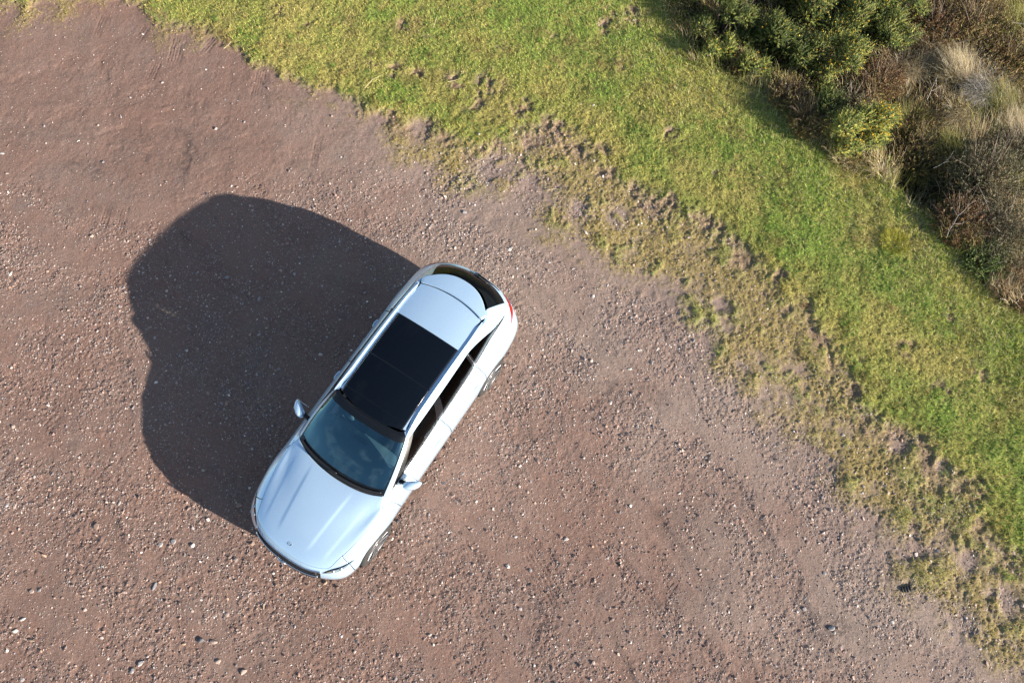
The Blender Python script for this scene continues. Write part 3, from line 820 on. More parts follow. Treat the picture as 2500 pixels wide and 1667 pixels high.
bc = LOW(np.array([0.]), np.array([4.02]))[0]
bd = rbox('badge_disc', (bc[0] - .045, 0, bc[2] + .012), (.062, .062, .008), M_BLACK, bon, 2, rot=(0, .22, 0), n=8)
star(bon, (bc[0] - .045, 0, bc[2] + .018), .028, None, M_CHROME, (0, .22, 0))
star(gr, tuple(LOW(np.array([0.]), np.array([2.34]))[0] + np.array([.02, 0, 0])), .085, None, M_CHROME, (0, math.pi / 2, 0))
V, F = patch(LOW, *KR(-1.9, 1.9, .45, .95, 50, 8), off=.004); mesh('air_intake', V, F, M_BLACK, fb)
k = np.linspace(-2.0, 2.0, 50); tube_obj('chrome_lip', LOW(k, np.full(50, .42)) + LOW.normal(k, np.full(50, .42)) * .012, .010, M_CHROME, fb, 6)
k = np.linspace(9.6, 11, 30); p = LOW(k, np.full(30, 2.5)); pm = p[::-1] * np.array([1, -1, 1.])
tube_obj('tailgate_trim', np.concatenate([p, pm[1:]]) + np.array([-.006, 0, .0]), .008, M_CHROME, tg, 6)

# door mirrors on their stalks
for s in (1, -1):
    th = np.linspace(0, 2 * np.pi, 28, endpoint=False)
    R = []
    for f in np.linspace(0, 1, 16):
        w = math.sin(math.pi * (0.02 + .96 * f)) ** .30
        yy = .845 + .20 * f
        cx = .50 + .055 * (1 - f) - .06 * f ** 2; cz = 1.03 + .012 * f
        R.append(np.stack([cx + .082 * w * np.sign(np.cos(th)) * np.abs(np.cos(th)) ** .8 * np.where(np.cos(th) > 0, 1, .75), np.full(28, s * yy), cz + .085 * w * (1 - .15 * f) * np.sign(np.sin(th)) * np.abs(np.sin(th)) ** .8], -1))
    R = np.array(R)
    if s < 0: R = R[:, ::-1]
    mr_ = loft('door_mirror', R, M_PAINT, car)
    rbox('mirror_glass', (.425, s * .94, 1.03), (.012, .17, .105), M_CHROME, mr_, 3.2, n=10)
    tube_obj('mirror_stalk', [(.56, s * .74, .955), (.545, s * .82, .97), (.53, s * .88, .995)], [.035, .03, .028], M_BLACK, mr_, 8)
    tube_obj('indicator', [(.575, s * .86, 1.03), (.566, s * .94, 1.035), (.54, s * 1.02, 1.04)], [.004, .006, .004], M_LENS, mr_, 6)

# wheels
def wheel(ax, s):
    w = thing('wheel', None, None, (ax, s * .797, .335)); w.parent = car
    prof = [(.225, -.105), (.26, -.118), (.30, -.118), (.325, -.105), (.335, -.08), (.337, -.03), (.337, .03), (.335, .08), (.325, .105), (.30, .118), (.26, .116), (.232, .108)]
    n = 64; th = np.linspace(0, 2 * np.pi, n, endpoint=False)
    R = [np.stack([r * np.cos(th), np.full(n, s * y), r * np.sin(th)], -1) for r, y in prof]
    if s > 0: R = [q[::-1] for q in R]
    loft('tyre', R, M_RUBBER, w, caps=False)
    rp = [(.10, .03), (.20, .035), (.218, .06), (.226, .104), (.234, .110), (.236, .100), (.225, .02), (.22, -.10)]
    R = [np.stack([r * np.cos(th), np.full(n, s * y), r * np.sin(th)], -1) for r, y in rp]
    if s > 0: R = [q[::-1] for q in R]
    rim = loft('rim', R, M_DALLOY, w, caps=False)
    Vs, Fs, m = [], [], 0
    for q in range(10):
        a = q // 2 * 2 * math.pi / 5 + (-.17 if q % 2 else .17) + .3; a2 = a + (-.10 if q % 2 else .10)
        pts = [(.035 * math.cos(a), s * .082, .035 * math.sin(a)), (.13 * math.cos(a), s * .094, .13 * math.sin(a)), (.228 * math.cos(a2), s * .108, .228 * math.sin(a2))]
        V, F, T = tube(pts, [.016, .013, .011], 6); Vs.append(V); Fs.append(F + m); m += len(V)
    mesh('spoke', np.concatenate(Vs), np.concatenate(Fs), M_WHEEL, rim)
    t2 = [(.232 * math.cos(t), s * .109, .232 * math.sin(t)) for t in np.linspace(0, 2 * math.pi, 65)]
    tube_obj('rim_edge', t2, .006, M_WHEEL, rim, 6)
    rbox('hub_cap', (0, s * .09, 0), (.085, .03, .085), M_ALLOY, rim, 2.2, n=10)
    loft('brake_disc', [np.stack([r * np.cos(th), np.full(n, s * .0), r * np.sin(th)], -1) for r in (.07, .165)], M_DISC, w, caps=False)
    # dark wheel housing
    R = [np.stack([r * np.cos(th), np.full(n, s * y), r * np.sin(th)], -1) for r, y in ((.05, -.22), (.362, -.22), (.362, .08))]
    loft('wheel_housing', R, M_UNDER, w, caps=False)
for ax in (1.435, -1.435):
    for s in (1, -1): wheel(ax, s)

# cabin
rbox('dashboard', (.60, 0, .88), (.62, 1.38, .16), M_DASH, car, 5)
rbox('instrument_hood', (.42, -.36, .97), (.20, .40, .09), M_DASH, car, 3)
rbox('screen', (.42, 0, .93), (.04, .22, .20), M_GLOSSBLK, car, 6, rot=(0, -.5, 0), n=10)
rbox('dashboard_vent', (.80, .02, .955), (.05, .50, .012), M_BLACK, car, 5, n=8)
rbox('cabin_floor', (-.7, 0, .30), (3.0, 1.5, .08), M_UNDER, car, 8)
rbox('centre_console', (-.1, 0, .55), (.9, .22, .35), M_DASH, car, 5)
sw = [(.19 * 0 + .0, .185 * math.cos(t), .185 * math.sin(t)) for t in np.linspace(0, 2 * math.pi, 33)]
from mathutils import Euler
Rm = np.array(Euler((0, -.38, 0)).to_matrix())
swp = np.array(sw) @ Rm.T + np.array([.20, -.36, .86])
st = tube_obj('steering_wheel', swp, .016, M_BLACK, car, 8)
rbox('wheel_boss', (.205, -.36, .86), (.06, .16, .12), M_DASH, st, 3, rot=(0, -.38, 0), n=10)
for s in (1, -1):
    seat = rbox('seat', (-.30, s * .36, .55), (.52, .50, .18), M_SEAT, car, 4)
    rbox('seat_back', (-.62, s * .36, .86), (.15, .48, .62), M_SEAT, seat, 4, rot=(0, -.35, 0))
    rbox('headrest', (-.77, s * .36, 1.22), (.10, .26, .19), M_SEAT, seat, 3.5, rot=(0, -.25, 0))
rbox('rear_seat', (-1.18, 0, .55), (.5, 1.25, .18), M_SEAT, car, 5)
rbox('rear_seat', (-1.48, 0, .86), (.14, 1.25, .60), M_SEAT, car, 5, rot=(0, -.35, 0))
rbox('load_floor', (-2.0, 0, .70), (.9, 1.1, .04), M_UNDER, car, 6)
rbox('rear_view_mirror', (.13, 0, 1.28), (.05, .24, .075), M_BLACK, car, 3, rot=(0, .2, 0), n=10)
rbox('sensor_housing', (.25, 0, 1.315), (.16, .20, .05), M_BLACK, car, 4, rot=(0, .52, 0), n=10)
# headlining so that the sun does not fall straight through the roof skin
a = uv_patch(.03, .97, -.97, .97, 30, 20, -.03); mesh('headlining', *a, M_DASH, car)

# ================================================================== GRAVEL (loose pebbles nobody could count)
RG = np.random.default_rng(7)
def ico(sub=0):
    import bmesh
    bm = bmesh.new(); bmesh.ops.create_icosphere(bm, subdivisions=sub + 1, radius=1.0)
    V = np.array([v.co[:] for v in bm.verts]); F = np.array([[v.index for v in f.verts] for f in bm.faces]); bm.free()
    return V, F
ICO, ICOF = ico(0)
ICO2, ICO2F = ico(1)
def in_view(x, y, m=1.7):
    """inside the ground the photograph covers, with a margin for a step to the side"""
    h = np.interp(y, [-1.54, 10.1], [6.95, 9.65]) + m
    return (np.abs(x) < h) & (y > -1.54 - m) & (y < 10.08 + m)
def scatter(n, dens):
    """n candidate points, kept with probability dens(x,y)"""
    x = RG.uniform(-11.8, 11.8, n); y = RG.uniform(-3.4, 12.3, n)
    k = in_view(x, y) & (RG.random(n) < grid_at(dens, x, y))
    return x[k], y[k]
STONE_COLS = np.array([(.42,.36,.33), (.34,.26,.22), (.26,.185,.155), (.30,.26,.25), (.21,.155,.13), (.60,.55,.51), (.36,.24,.175), (.17,.14,.135), (.27,.18,.15), (.24,.215,.215)])
STONE_P = np.array([.09, .14, .24, .08, .16, .02, .05, .06, .12, .04])
OCT = np.array([(1,0,0),(0,1,0),(-1,0,0),(0,-1,0),(0,0,1),(0,0,-1.)]); OCTF = np.array([(0,1,4),(1,2,4),(2,3,4),(3,0,4),(1,0,5),(2,1,5),(3,2,5),(0,3,5)])
def pebbles(x, y, r, name, m, cols=None, ICO=ICO, ICOF=ICOF):
    n = len(x)
    a = RG.uniform(0, 6.283, n); sx = r * RG.uniform(.75, 1.35, n); sy = r * RG.uniform(.6, 1.0, n); sz = r * RG.uniform(.30, .60, n)
    jit = RG.uniform(.72, 1.28, (n, len(ICO), 1))
    P = ICO[None] * jit * np.stack([sx, sy, sz], 1)[:, None]
    tl = RG.uniform(-.5, .5, (n, 2))
    P[..., 2] += P[..., 0] * tl[:, :1] + P[..., 1] * tl[:, 1:]
    ca, sa = np.cos(a)[:, None], np.sin(a)[:, None]
    X = P[..., 0] * ca - P[..., 1] * sa + x[:, None]; Y = P[..., 0] * sa + P[..., 1] * ca + y[:, None]
    Zp = P[..., 2] + (ground_z(x, y) + sz * RG.uniform(-.25, .35, n))[:, None]
    F = (ICOF[None] + (np.arange(n) * len(ICO))[:, None, None]).reshape(-1, 3)
    if cols is None:
        gy_ = grid_at(GREY, x, y)[:, None]
        cols = STONE_COLS[RG.choice(len(STONE_COLS), n, p=STONE_P)] * RG.uniform(.75, 1.2, (n, 1)) * (1.05 + .25 * gy_)
    t = np.repeat(cols, len(ICO), 0)
    return mesh(name, np.stack([X.ravel(), Y.ravel(), Zp.ravel()], 1), F, m, smooth=False, tint=t)
M_STONE = tinted('pebble stone', .85, vary=.18)
dens = np.clip(GRAV * (.45 + .55 * sst(-.5, .5, n_mid + .5 * n_sml)), 0, 1)
dens = np.maximum(dens, np.maximum(.03, .22 * MOSS) * (1 - VEG))
x, y = scatter(870000, dens)
r = np.exp(RG.normal(math.log(.0085), .30, len(x))).clip(.005, .02)
g0 = pebbles(x, y, r, 'gravel', M_STONE, ICO=OCT, ICOF=OCTF); tag(g0, kind='stuff')
x, y = scatter(84000, dens)
r = np.exp(RG.normal(math.log(.0145), .28, len(x))).clip(.010, .04)
g1 = pebbles(x, y, r, 'gravel', M_STONE); tag(g1, kind='stuff')
print('pebbles', len(x))
# a sparser scatter of fist-sized stones, thicker at the lower left as in the photograph
big = np.clip(GRAV, 0, 1) * (0.25 + 0.75 * sst(4.5, -1.0, GY + .25 * GX) )
x, y = scatter(3640, big)
cx_, cy_ = x - CARX, y - CARY; c_, s_ = math.cos(math.radians(-123)), math.sin(math.radians(-123))
k = ~((np.abs(c_ * cx_ + s_ * cy_) < 2.6) & (np.abs(-s_ * cx_ + c_ * cy_) < 1.0)); x, y = x[k], y[k]
r = np.exp(RG.normal(math.log(.022), .28, len(x))).clip(.015, .045)
g2 = pebbles(x, y, r, 'gravel', M_STONE); tag(g2, kind='stuff')

# ------------------------------------------------------------------ single stones one can point at
def stone(u, v, ln, wd, ht, ang, col, label, grp='loose stones on the ground'):
    x0, y0 = unproj(u, v)
    P = ICO2.copy()
    rs = np.random.default_rng(int(u * 13 + v))
    P *= (1 + .16 * vnoise(P[:, 0] * 1.3 + u, P[:, 1] * 1.3 + P[:, 2] + v, 5))[:, None]
    for q in range(9):                                  # flat broken faces
        n = rs.normal(size=3); n /= np.linalg.norm(n); d = P @ n; lim = rs.uniform(.45, .78)
        P -= np.where(d > lim, (d - lim) * .85, 0)[:, None] * n
    ln, wd, ht = ln * .68, wd * .64, ht * .55
    P *= np.array([ln / 2, wd / 2, ht / 2])
    a = math.radians(ang); c, s = math.cos(a), math.sin(a)
    P = np.stack([P[:, 0] * c - P[:, 1] * s, P[:, 0] * s + P[:, 1] * c, P[:, 2] + ht * .12], 1)
    t = np.array(col)[None] * (1 + .12 * vnoise(P[:, 0] * 40, P[:, 1] * 40 + P[:, 2] * 30, 9))[:, None]
    o = mesh('stone', P, ICO2F, M_STONE, smooth=False, tint=t)
    o.location = (float(x0), float(y0), float(ground_z(x0, y0)))
    return tag(o, label, 'stone', grp)
W_, G_, P_, B_, T_, D_ = (.46,.42,.385), (.26,.245,.25), (.34,.26,.22), (.21,.15,.125), (.35,.25,.17), (.15,.14,.145)
for a in [
 (25, 628, .15, .08, .06, 70, W_, 'pale upright stone in gravel at far left, level with car roof shadow'),
 (522, 637, .14, .12, .07, 20, G_, 'large grey stone inside the car shadow, near its upper middle'),
 (588, 625, .12, .08, .05, -30, B_, 'dull brown stone inside the car shadow, right of the larger grey one'),
 (540, 462, .07, .05, .035, 80, G_, 'small grey stone just inside the upper tip of the car shadow'),
 (277, 268, .12, .05, .04, -60, W_, 'long white stone on smooth clay in the upper left'),
 (563, 283, .08, .07, .06, 10, G_, 'round grey stone on smooth clay left of the brownish one'),
 (763, 268, .07, .09, .06, 0, P_, 'brownish stone alone on clay just below the turf edge'),
 (236, 371, .10, .07, .06, 30, G_, 'grey stone on clay amid dark specks, above and left of the car shadow'),
 (4, 353, .08, .14, .04, 80, W_, 'white stone cut by the left edge of the picture on clay'),
 (605, 222, .10, .05, .03, 5, B_, 'thin brown stone on clay by the tread marks under the turf edge'),
 (1101, 313, .09, .08, .05, -40, W_, 'white stone on the bright green tuft between bare patches'),
 (1195, 357, .08, .08, .05, 20, W_, 'white stone in yellow moss right of the bare pink patch'),
 (1333, 243, .06, .06, .06, 0, P_, 'left one of the pair of pale stones standing on turf'),
 (1362, 246, .09, .06, .06, 10, W_, 'right and whiter one of the pair of stones on turf'),
 (1363, 372, .07, .08, .05, 60, W_, 'pale stone on the torn turf edge above dark clods'),
 (980, 398, .08, .08, .05, 0, P_, 'pinkish stone where the gravel meets the first moss tufts'),
 (1067, 487, .13, .12, .05, 30, G_, 'flat grey stone in the heap of pale gravel above the car tail'),
 (1042, 474, .12, .10, .05, -20, D_, 'dark grey flat stone next to the gravel heap above the car tail'),
 (1459, 741, .09, .06, .06, -40, W_, 'lower stone of the touching white pair on the mossy gravel'),
 (1450, 729, .06, .06, .05, 0, W_, 'upper and smaller stone of the touching white pair on the mossy gravel'),
 (1593, 782, .09, .09, .08, 30, G_, 'blue-grey stone with a black shadow on open mossy gravel'),
 (1446, 847, .11, .08, .05, 10, W_, 'oblong pale stone under the cluster of small white stones'),
 (1497, 834, .08, .11, .05, 60, G_, 'grey stone at the right end of the white stone cluster'),
 (1504, 846, .10, .05, .04, 40, P_, 'narrow pinkish stone touching the grey one by the white cluster'),
 (1471, 803, .08, .07, .05, 0, W_, 'white stone, tallest of the small cluster right of the tail lamp'),
 (1362, 680, .10, .10, .05, 45, W_, 'broad pale stone in gravel between car tail and torn turf'),
 (1396, 655, .11, .05, .04, 60, W_, 'thin white stone at the edge of moss, above the broad pale one'),
 (1264, 771, .11, .08, .05, -20, G_, 'grey stone in dark gravel close to the rear wheel'),
 (1908, 1442, .15, .13, .10, 20, G_, 'biggest grey stone in the dark gravel heap at lower right'),
 (1915, 1452, .07, .07, .05, 20, W_, 'small white stone leaning on the biggest grey one at lower right'),
 (1848, 1398, .09, .11, .05, 60, G_, 'pale grey stone left of and above the dark gravel heap'),
 (1936, 999, .09, .08, .06, -20, W_, 'white stone in yellow moss at the right, far from the car'),
 (1980, 1132, .08, .07, .06, 0, W_, 'white stone lying in a moss track below the bare hollow'),
 (1893, 1317, .08, .09, .05, 0, G_, 'soft grey stone on grey grit above the rubber tread piece'),
 (2048, 1428, .07, .12, .04, 70, W_, 'tall thin pale stone on grit below the rubber tread piece'),
 (1300, 1238, .13, .09, .06, 10, W_, 'triangular pale stone on the dirt right of the front wheel'),
 (1184, 1232, .09, .07, .05, 0, W_, 'small white stone on dirt between front wheel and triangular stone'),
 (1212, 1130, .07, .08, .04, 0, P_, 'pinkish pebble on open dirt to the right of the sunlit door mirror'),
 (915, 1196, .11, .09, .07, 30, D_, 'dark stone casting a black shadow right behind the front wheel'),
 (462, 1470, .16, .13, .10, 40, D_, 'dark slate stone in the lower left gravel'),
 (491, 1474, .17, .10, .07, -15, P_, 'long pinkish stone right of the dark slate one'),
 (422, 1478, .10, .08, .06, 10, T_, 'tan stone left of the dark slate one'),
 (398, 1244, .13, .13, .07, 0, G_, 'flat grey stone, middle of three below the car shadow'),
 (369, 1250, .10, .12, .07, 60, W_, 'whitish stone, left one of three below the car shadow'),
 (442, 1252, .11, .10, .07, 30, W_, 'white stone, right one of three below the car shadow'),
 (275, 1155, .07, .17, .06, -15, W_, 'long pale stone in a hollow left of the car shadow tip'),
 (355, 1347, .08, .21, .06, -18, G_, 'longest narrow blue-grey stone in the lower left gravel'),
 (223, 1208, .15, .16, .08, 20, B_, 'big brown stone with a black shadow at its lower right'),
 (71, 1357, .13, .13, .07, 30, P_, 'pinkish brown stone near the left edge, beside a grey one'),
 (90, 1354, .11, .11, .06, 0, G_, 'grey stone touching the pinkish brown one near the left edge'),
 (51, 1422, .16, .08, .06, 15, W_, 'flat pale grey stone at left edge, above the triangular one'),
 (33, 1449, .15, .10, .06, 20, W_, 'triangular cream stone at the lower left edge'),
 (70, 1470, .07, .18, .06, 80, T_, 'upright tan stone at the lower left edge'),
 (323, 1522, .17, .12, .08, 35, W_, 'wedge shaped pale stone near the bottom edge'),
 (303, 1540, .09, .15, .06, -20, G_, 'narrow grey stone left of the pale wedge near the bottom edge'),
 (558, 1542, .17, .14, .08, 35, P_, 'largest pale pink stone at the bottom edge below the bonnet'),
 (627, 1316, .10, .08, .06, -10, W_, 'bright white stone left of the front bumper'),
 (579, 1248, .13, .12, .08, 0, B_, 'brown stone near the front corner of the car, in the sun'),
 (605, 1392, .07, .14, .06, 10, T_, 'upright tan stone in gravel below the bright white one'),
 (677, 1438, .09, .11, .06, -30, G_, 'grey stone alone on smooth dirt below the front bumper'),
 (672, 1315, .12, .10, .06, 0, P_, 'pink stone close to the chrome edge of the front bumper'),
 (747, 1338, .13, .09, .08, 30, T_, 'tan stone in the small heap right in front of the bumper'),
 (775, 1348, .10, .08, .08, 0, B_, 'brown stone in the small heap right in front of the bumper'),
 (500, 1518, .13, .11, .06, 20, P_, 'reddish stone at the bottom, left of the largest pale pink one'),
 (520, 1410, .13, .12, .06, -20, P_, 'rounded pale stone in gravel between the slate and tan ones'),
]: stone(*a)

# scrap of ridged black rubber
M_SCRAP = simple('dusty black rubber', (.05, .047, .043), .9, bump=(70, .5, .006))
tp = thing('tread_piece', 'small black ridged scrap of rubber lying on grey grit at the right', 'scrap', (0, 0, 0), math.radians(8))
tx, ty = unproj(2080, 1352); tp.location = (float(tx), float(ty), float(ground_z(tx, ty)))
Vs, Fs, n = [], [], 0
for q in range(4):
    V, F, T = tube([(q * .062 - .09, -.075, .012), (q * .062 - .10, 0, .022), (q * .062 - .085, .075, .012)], [.012, .016, .010], 6)
    mesh('ridge', V * np.array([.62, .62, .7]), [F, T], M_SCRAP, tp)
V = np.array([(-.12, -.06, .004), (.12, -.06, .004), (.12, .06, .004), (-.12, .06, .004), (-.12, -.06, .010), (.12, -.06, .010), (.12, .06, .010), (-.12, .06, .010)])
mesh('backing', V * np.array([.62, .62, .7]), np.array([[0, 3, 2, 1], [4, 5, 6, 7], [0, 1, 5, 4], [1, 2, 6, 5], [2, 3, 7, 6], [3, 0, 4, 7]]), M_SCRAP, tp, smooth=False)

# ================================================================== TURF, MOSS AND ROUGH GRASS
def strips(x, y, z, ang, lean, length, width, seg, col, name, m, curl=.0, tipcol=None):
    """many narrow blades; ang = direction of lean, lean = 0 upright .. 1.5 flat, curl bends them further over"""
    n = len(x); t = np.linspace(0, 1, seg + 1)
    th = lean[:, None] + curl * t[None] if np.isscalar(curl) else lean[:, None] + curl[:, None] * t[None]
    ds = length[:, None] / seg
    hx = np.concatenate([np.zeros((n, 1)), np.cumsum(np.sin(th[:, :-1]) * ds, 1)], 1)
    hz = np.concatenate([np.zeros((n, 1)), np.cumsum(np.cos(th[:, :-1]) * ds, 1)], 1)
    hz = np.maximum(hz, -.01)
    ca, sa = np.cos(ang)[:, None], np.sin(ang)[:, None]
    X = x[:, None] + hx * ca; Y = y[:, None] + hx * sa; Zb = z[:, None] + hz
    tw = RG.uniform(-.9, .9, n)[:, None]
    w = width[:, None] * (1 - t[None] * .85) * .5
    ox = -np.sin(ang[:, None] + tw) * w; oy = np.cos(ang[:, None] + tw) * w
    V = np.stack([np.stack([X - ox, Y - oy, Zb], -1), np.stack([X + ox, Y + oy, Zb], -1)], 2)     # n, seg+1, 2, 3
    i = np.arange(n * (seg + 1) * 2).reshape(n, seg + 1, 2)
    F = np.stack([i[:, :-1, 0], i[:, :-1, 1], i[:, 1:, 1], i[:, 1:, 0]], -1).reshape(-1, 4)
    c = np.repeat(col[:, None], seg + 1, 1)
    if tipcol is not None: c = c * (1 - t[None, :, None]) + tipcol[:, None] * t[None, :, None]
    c = np.repeat(c[:, :, None], 2, 2)
    return V.reshape(-1, 3), F, c.reshape(-1, 3)
M_GRASS = tinted('grass blade', .7, trans=.25, spec=.2)
def pick(cols, p, n):
    cols = np.array(cols); p = np.array(p, float); return cols[RG.choice(len(cols), n, p=p / p.sum())] * RG.uniform(.75, 1.25, (n, 1))

# short turf
lush = np.clip(.14 + .75 * fbm(GX, GY, 1.3, 4, 101, .6) + .35 * n_mid + .15 * n_sml, 0, 1)
for (px, py, r, a) in [(1830, 450, .9, .8), (1740, 300, .8, .5), (1480, 60, 1.2, .6), (1220, 90, 1.3, .35), (1960, 560, .7, .6), (2060, 640, .5, .5), (2150, 700, .6, .5), (920, 260, .4, .6), (1110, 330, .35, .9),
                       (2180, 1130, .9, .7), (2290, 1210, .8, .9), (2310, 980, 1., .5), (1960, 760, .9, .25), (360, 40, .5, .5), (1300, 20, 1., .4)]:
    lush = np.clip(lush + a * blob(GX, GY, px, py, r, .9), 0, 1)
n_try = 1060000
x = RG.uniform(-11.8, 11.8, n_try); y = RG.uniform(-3.4, 12.3, n_try)
cover = VEG * (1 - .8 * ROU) * (1 - .85 * CLOD)
k = in_view(x, y) & (RG.random(n_try) < grid_at(cover, x, y)); x, y = x[k], y[k]
# blades gather in little tufts
x += .012 * vnoise(x * 22, y * 22, 3); y += .012 * vnoise(x * 22 + 9, y * 22, 4)
n = len(x); lu = grid_at(lush, x, y) + RG.normal(0, .16, n)
yel = pick([(.50,.43,.12), (.56,.47,.16), (.44,.40,.10), (.62,.55,.26), (.24,.20,.07)], [4, 3, 4, 1.4, 1], n)
grn = pick([(.22,.36,.06), (.30,.42,.08), (.15,.28,.07), (.38,.42,.10)], [4, 3, 3, 2], n)
brn = pick([(.30,.22,.10), (.22,.15,.07), (.40,.32,.15)], [3, 2, 2], n)
worn = fbm(x, y, .7, 4, 303) + RG.normal(0, .2, n)
col = np.where((lu > .5)[:, None], grn, yel); col = np.where((worn > .52)[:, None], brn, col)
och = pick([(.55,.42,.12), (.48,.35,.11), (.44,.38,.09)], [2, 1, 2], n)
col = np.where((RG.random(n) < .6 * np.exp(-np.maximum(0, grid_at(D_T, x, y)) / .35))[:, None], och, col)
dk = sst(.10, .6, fbm(x, y, .5, 4, 311))[:, None]; col = col * (1.25 - .45 * dk)
V, F, c = strips(x, y, ground_z(x, y) - .004, RG.uniform(0, 6.283, n), RG.uniform(.1, 1.15, n), RG.uniform(.018, .048, n) * (.8 + .6 * grid_at(lush, x, y)), RG.uniform(.004, .009, n), 1, col, 't', None)
tag(mesh('turf', V, F, M_GRASS, tint=c, smooth=False), kind='stuff'); print('turf', n)

# coarser tufts standing out of the turf
m = 4200
tx_ = RG.uniform(-11.8, 11.8, m); ty_ = RG.uniform(-3.4, 12.3, m)
k = in_view(tx_, ty_) & (RG.random(m) < grid_at(VEG * (.25 + .75 * sst(0, .5, fbm(GX, GY, .9, 3, 333))), tx_, ty_)); tx_, ty_ = tx_[k], ty_[k]
tn = RG.integers(25, 90, len(tx_)); tr = RG.uniform(.02, .07, len(tx_))
x = np.repeat(tx_, tn) + RG.normal(0, 1, tn.sum()) * np.repeat(tr, tn); y = np.repeat(ty_, tn) + RG.normal(0, 1, tn.sum()) * np.repeat(tr, tn); n = len(x)
kind = np.repeat(RG.random(len(tx_)), tn)
col = np.where((kind < .45)[:, None], pick([(.16,.26,.05), (.22,.32,.07), (.11,.18,.04)], [2, 2, 1], n), np.where((kind < .8)[:, None], pick([(.44,.38,.14), (.54,.46,.20), (.36,.30,.10)], [2, 1, 2], n), pick([(.26,.17,.08), (.34,.24,.11), (.16,.10,.05)], [2, 2, 1], n)))
V, F, c = strips(x, y, ground_z(x, y) - .005, RG.uniform(0, 6.283, n), RG.uniform(.1, 1.1, n), RG.uniform(.03, .075, n), RG.uniform(.004, .008, n), 2, col, 't', None, curl=.5)
tag(mesh('turf_tufts', V, F, M_GRASS, tint=c, smooth=False), kind='stuff')

# yellow moss and thin grass on the fringe
n_try = 1260000
x = RG.uniform(-11.8, 11.8, n_try); y = RG.uniform(-3.4, 12.3, n_try)
mo = MOSS * (.45 + .55 * sst(-.3, .3, n_sml + .4 * n_fine))
k = in_view(x, y) & (RG.random(n_try) < grid_at(mo, x, y)); x, y = x[k], y[k]; n = len(x)
col = pick([(.52,.40,.11), (.46,.37,.11), (.38,.27,.13), (.56,.48,.20), (.42,.43,.09), (.32,.22,.11)], [4, 3, 2.5, 1.2, 2, 1], n)
V, F, c = strips(x, y, ground_z(x, y) - .003, RG.uniform(0, 6.283, n), RG.uniform(.2, 1.1, n), RG.uniform(.012, .030, n), RG.uniform(.005, .011, n), 1, col, 't', None)
tag(mesh('moss', V, F, M_GRASS, tint=c, smooth=False), kind='stuff'); print('moss', n)

# dead brown tufts on the clods
n_try = 420000
x = RG.uniform(-11.8, 11.8, n_try); y = RG.uniform(-3.4, 12.3, n_try)
k = in_view(x, y) & (RG.random(n_try) < .8 * grid_at(CLOD * sst(-.3, .3, n_sml), x, y)); x, y = x[k], y[k]; n = len(x)
col = pick([(.40,.28,.12), (.48,.36,.15), (.25,.16,.08), (.40,.33,.10), (.15,.10,.06)], [3, 3, 2, 2, 1], n)
V, F, c = strips(x, y, ground_z(x, y) - .004, RG.uniform(0, 6.283, n), RG.uniform(.2, 1.3, n), RG.uniform(.015, .05, n), RG.uniform(.004, .008, n), 1, col, 't', None)
tag(mesh('dead_grass', V, F, M_GRASS, tint=c, smooth=False), kind='stuff')

# the untrodden strip along the bushes: longer, tangled
def band_pts(n_try, dens):
    x = RG.uniform(-1.5, 11.8, n_try); y = RG.uniform(2.0, 12.3, n_try)
    k = in_view(x, y) & (RG.random(n_try) < grid_at(dens, x, y)); return x[k], y[k]
edge = sst(-1.7, -.1, D_R + .3 * n_big) * (1 - .55 * sst(.1, .4, D_R)) * sst(-.5, .3, n_mid + .35) * VEG
for (px, py, r) in [(2320, 790, .8), (2250, 720, .5), (2200, 660, .5), (2130, 600, .5), (2340, 900, .6), (2040, 470, .4)]: edge = np.maximum(edge, .8 * blob(GX, GY, px, py, r, .8) * VEG * (1 - ROU) * sst(-.4, .3, n_mid + .3))
x, y = band_pts(250000, edge); n = len(x)
col = pick([(.54,.48,.23), (.42,.42,.11), (.25,.32,.07), (.62,.56,.34), (.28,.19,.10), (.55,.52,.08)], [3, 3, 3, 1.5, 1, 1.5], n)
V, F, c = strips(x, y, ground_z(x, y) - .01, RG.uniform(0, 6.283, n), RG.uniform(.2, 1.0, n), RG.uniform(.04, .12, n), RG.uniform(.005, .009, n), 2, col, 't', None, curl=.7)
tag(mesh('long_grass', V, F, M_GRASS, tint=c, smooth=False), kind='stuff')
BUSH_SHADE = np.zeros_like(GX)  # imitates bush shade by thinning the grass over the near-black soil
for (px, py, r) in [(1650, 60, .9), (1780, 60, 1.1), (1920, 60, 1.0), (1900, 220, .6), (2110, 420, .7), (2060, 320, .45), (2150, 500, .4), (1830, 170, .6), (2230, 620, .3)]: BUSH_SHADE = np.maximum(BUSH_SHADE, blob(GX, GY, px, py, r, .4))
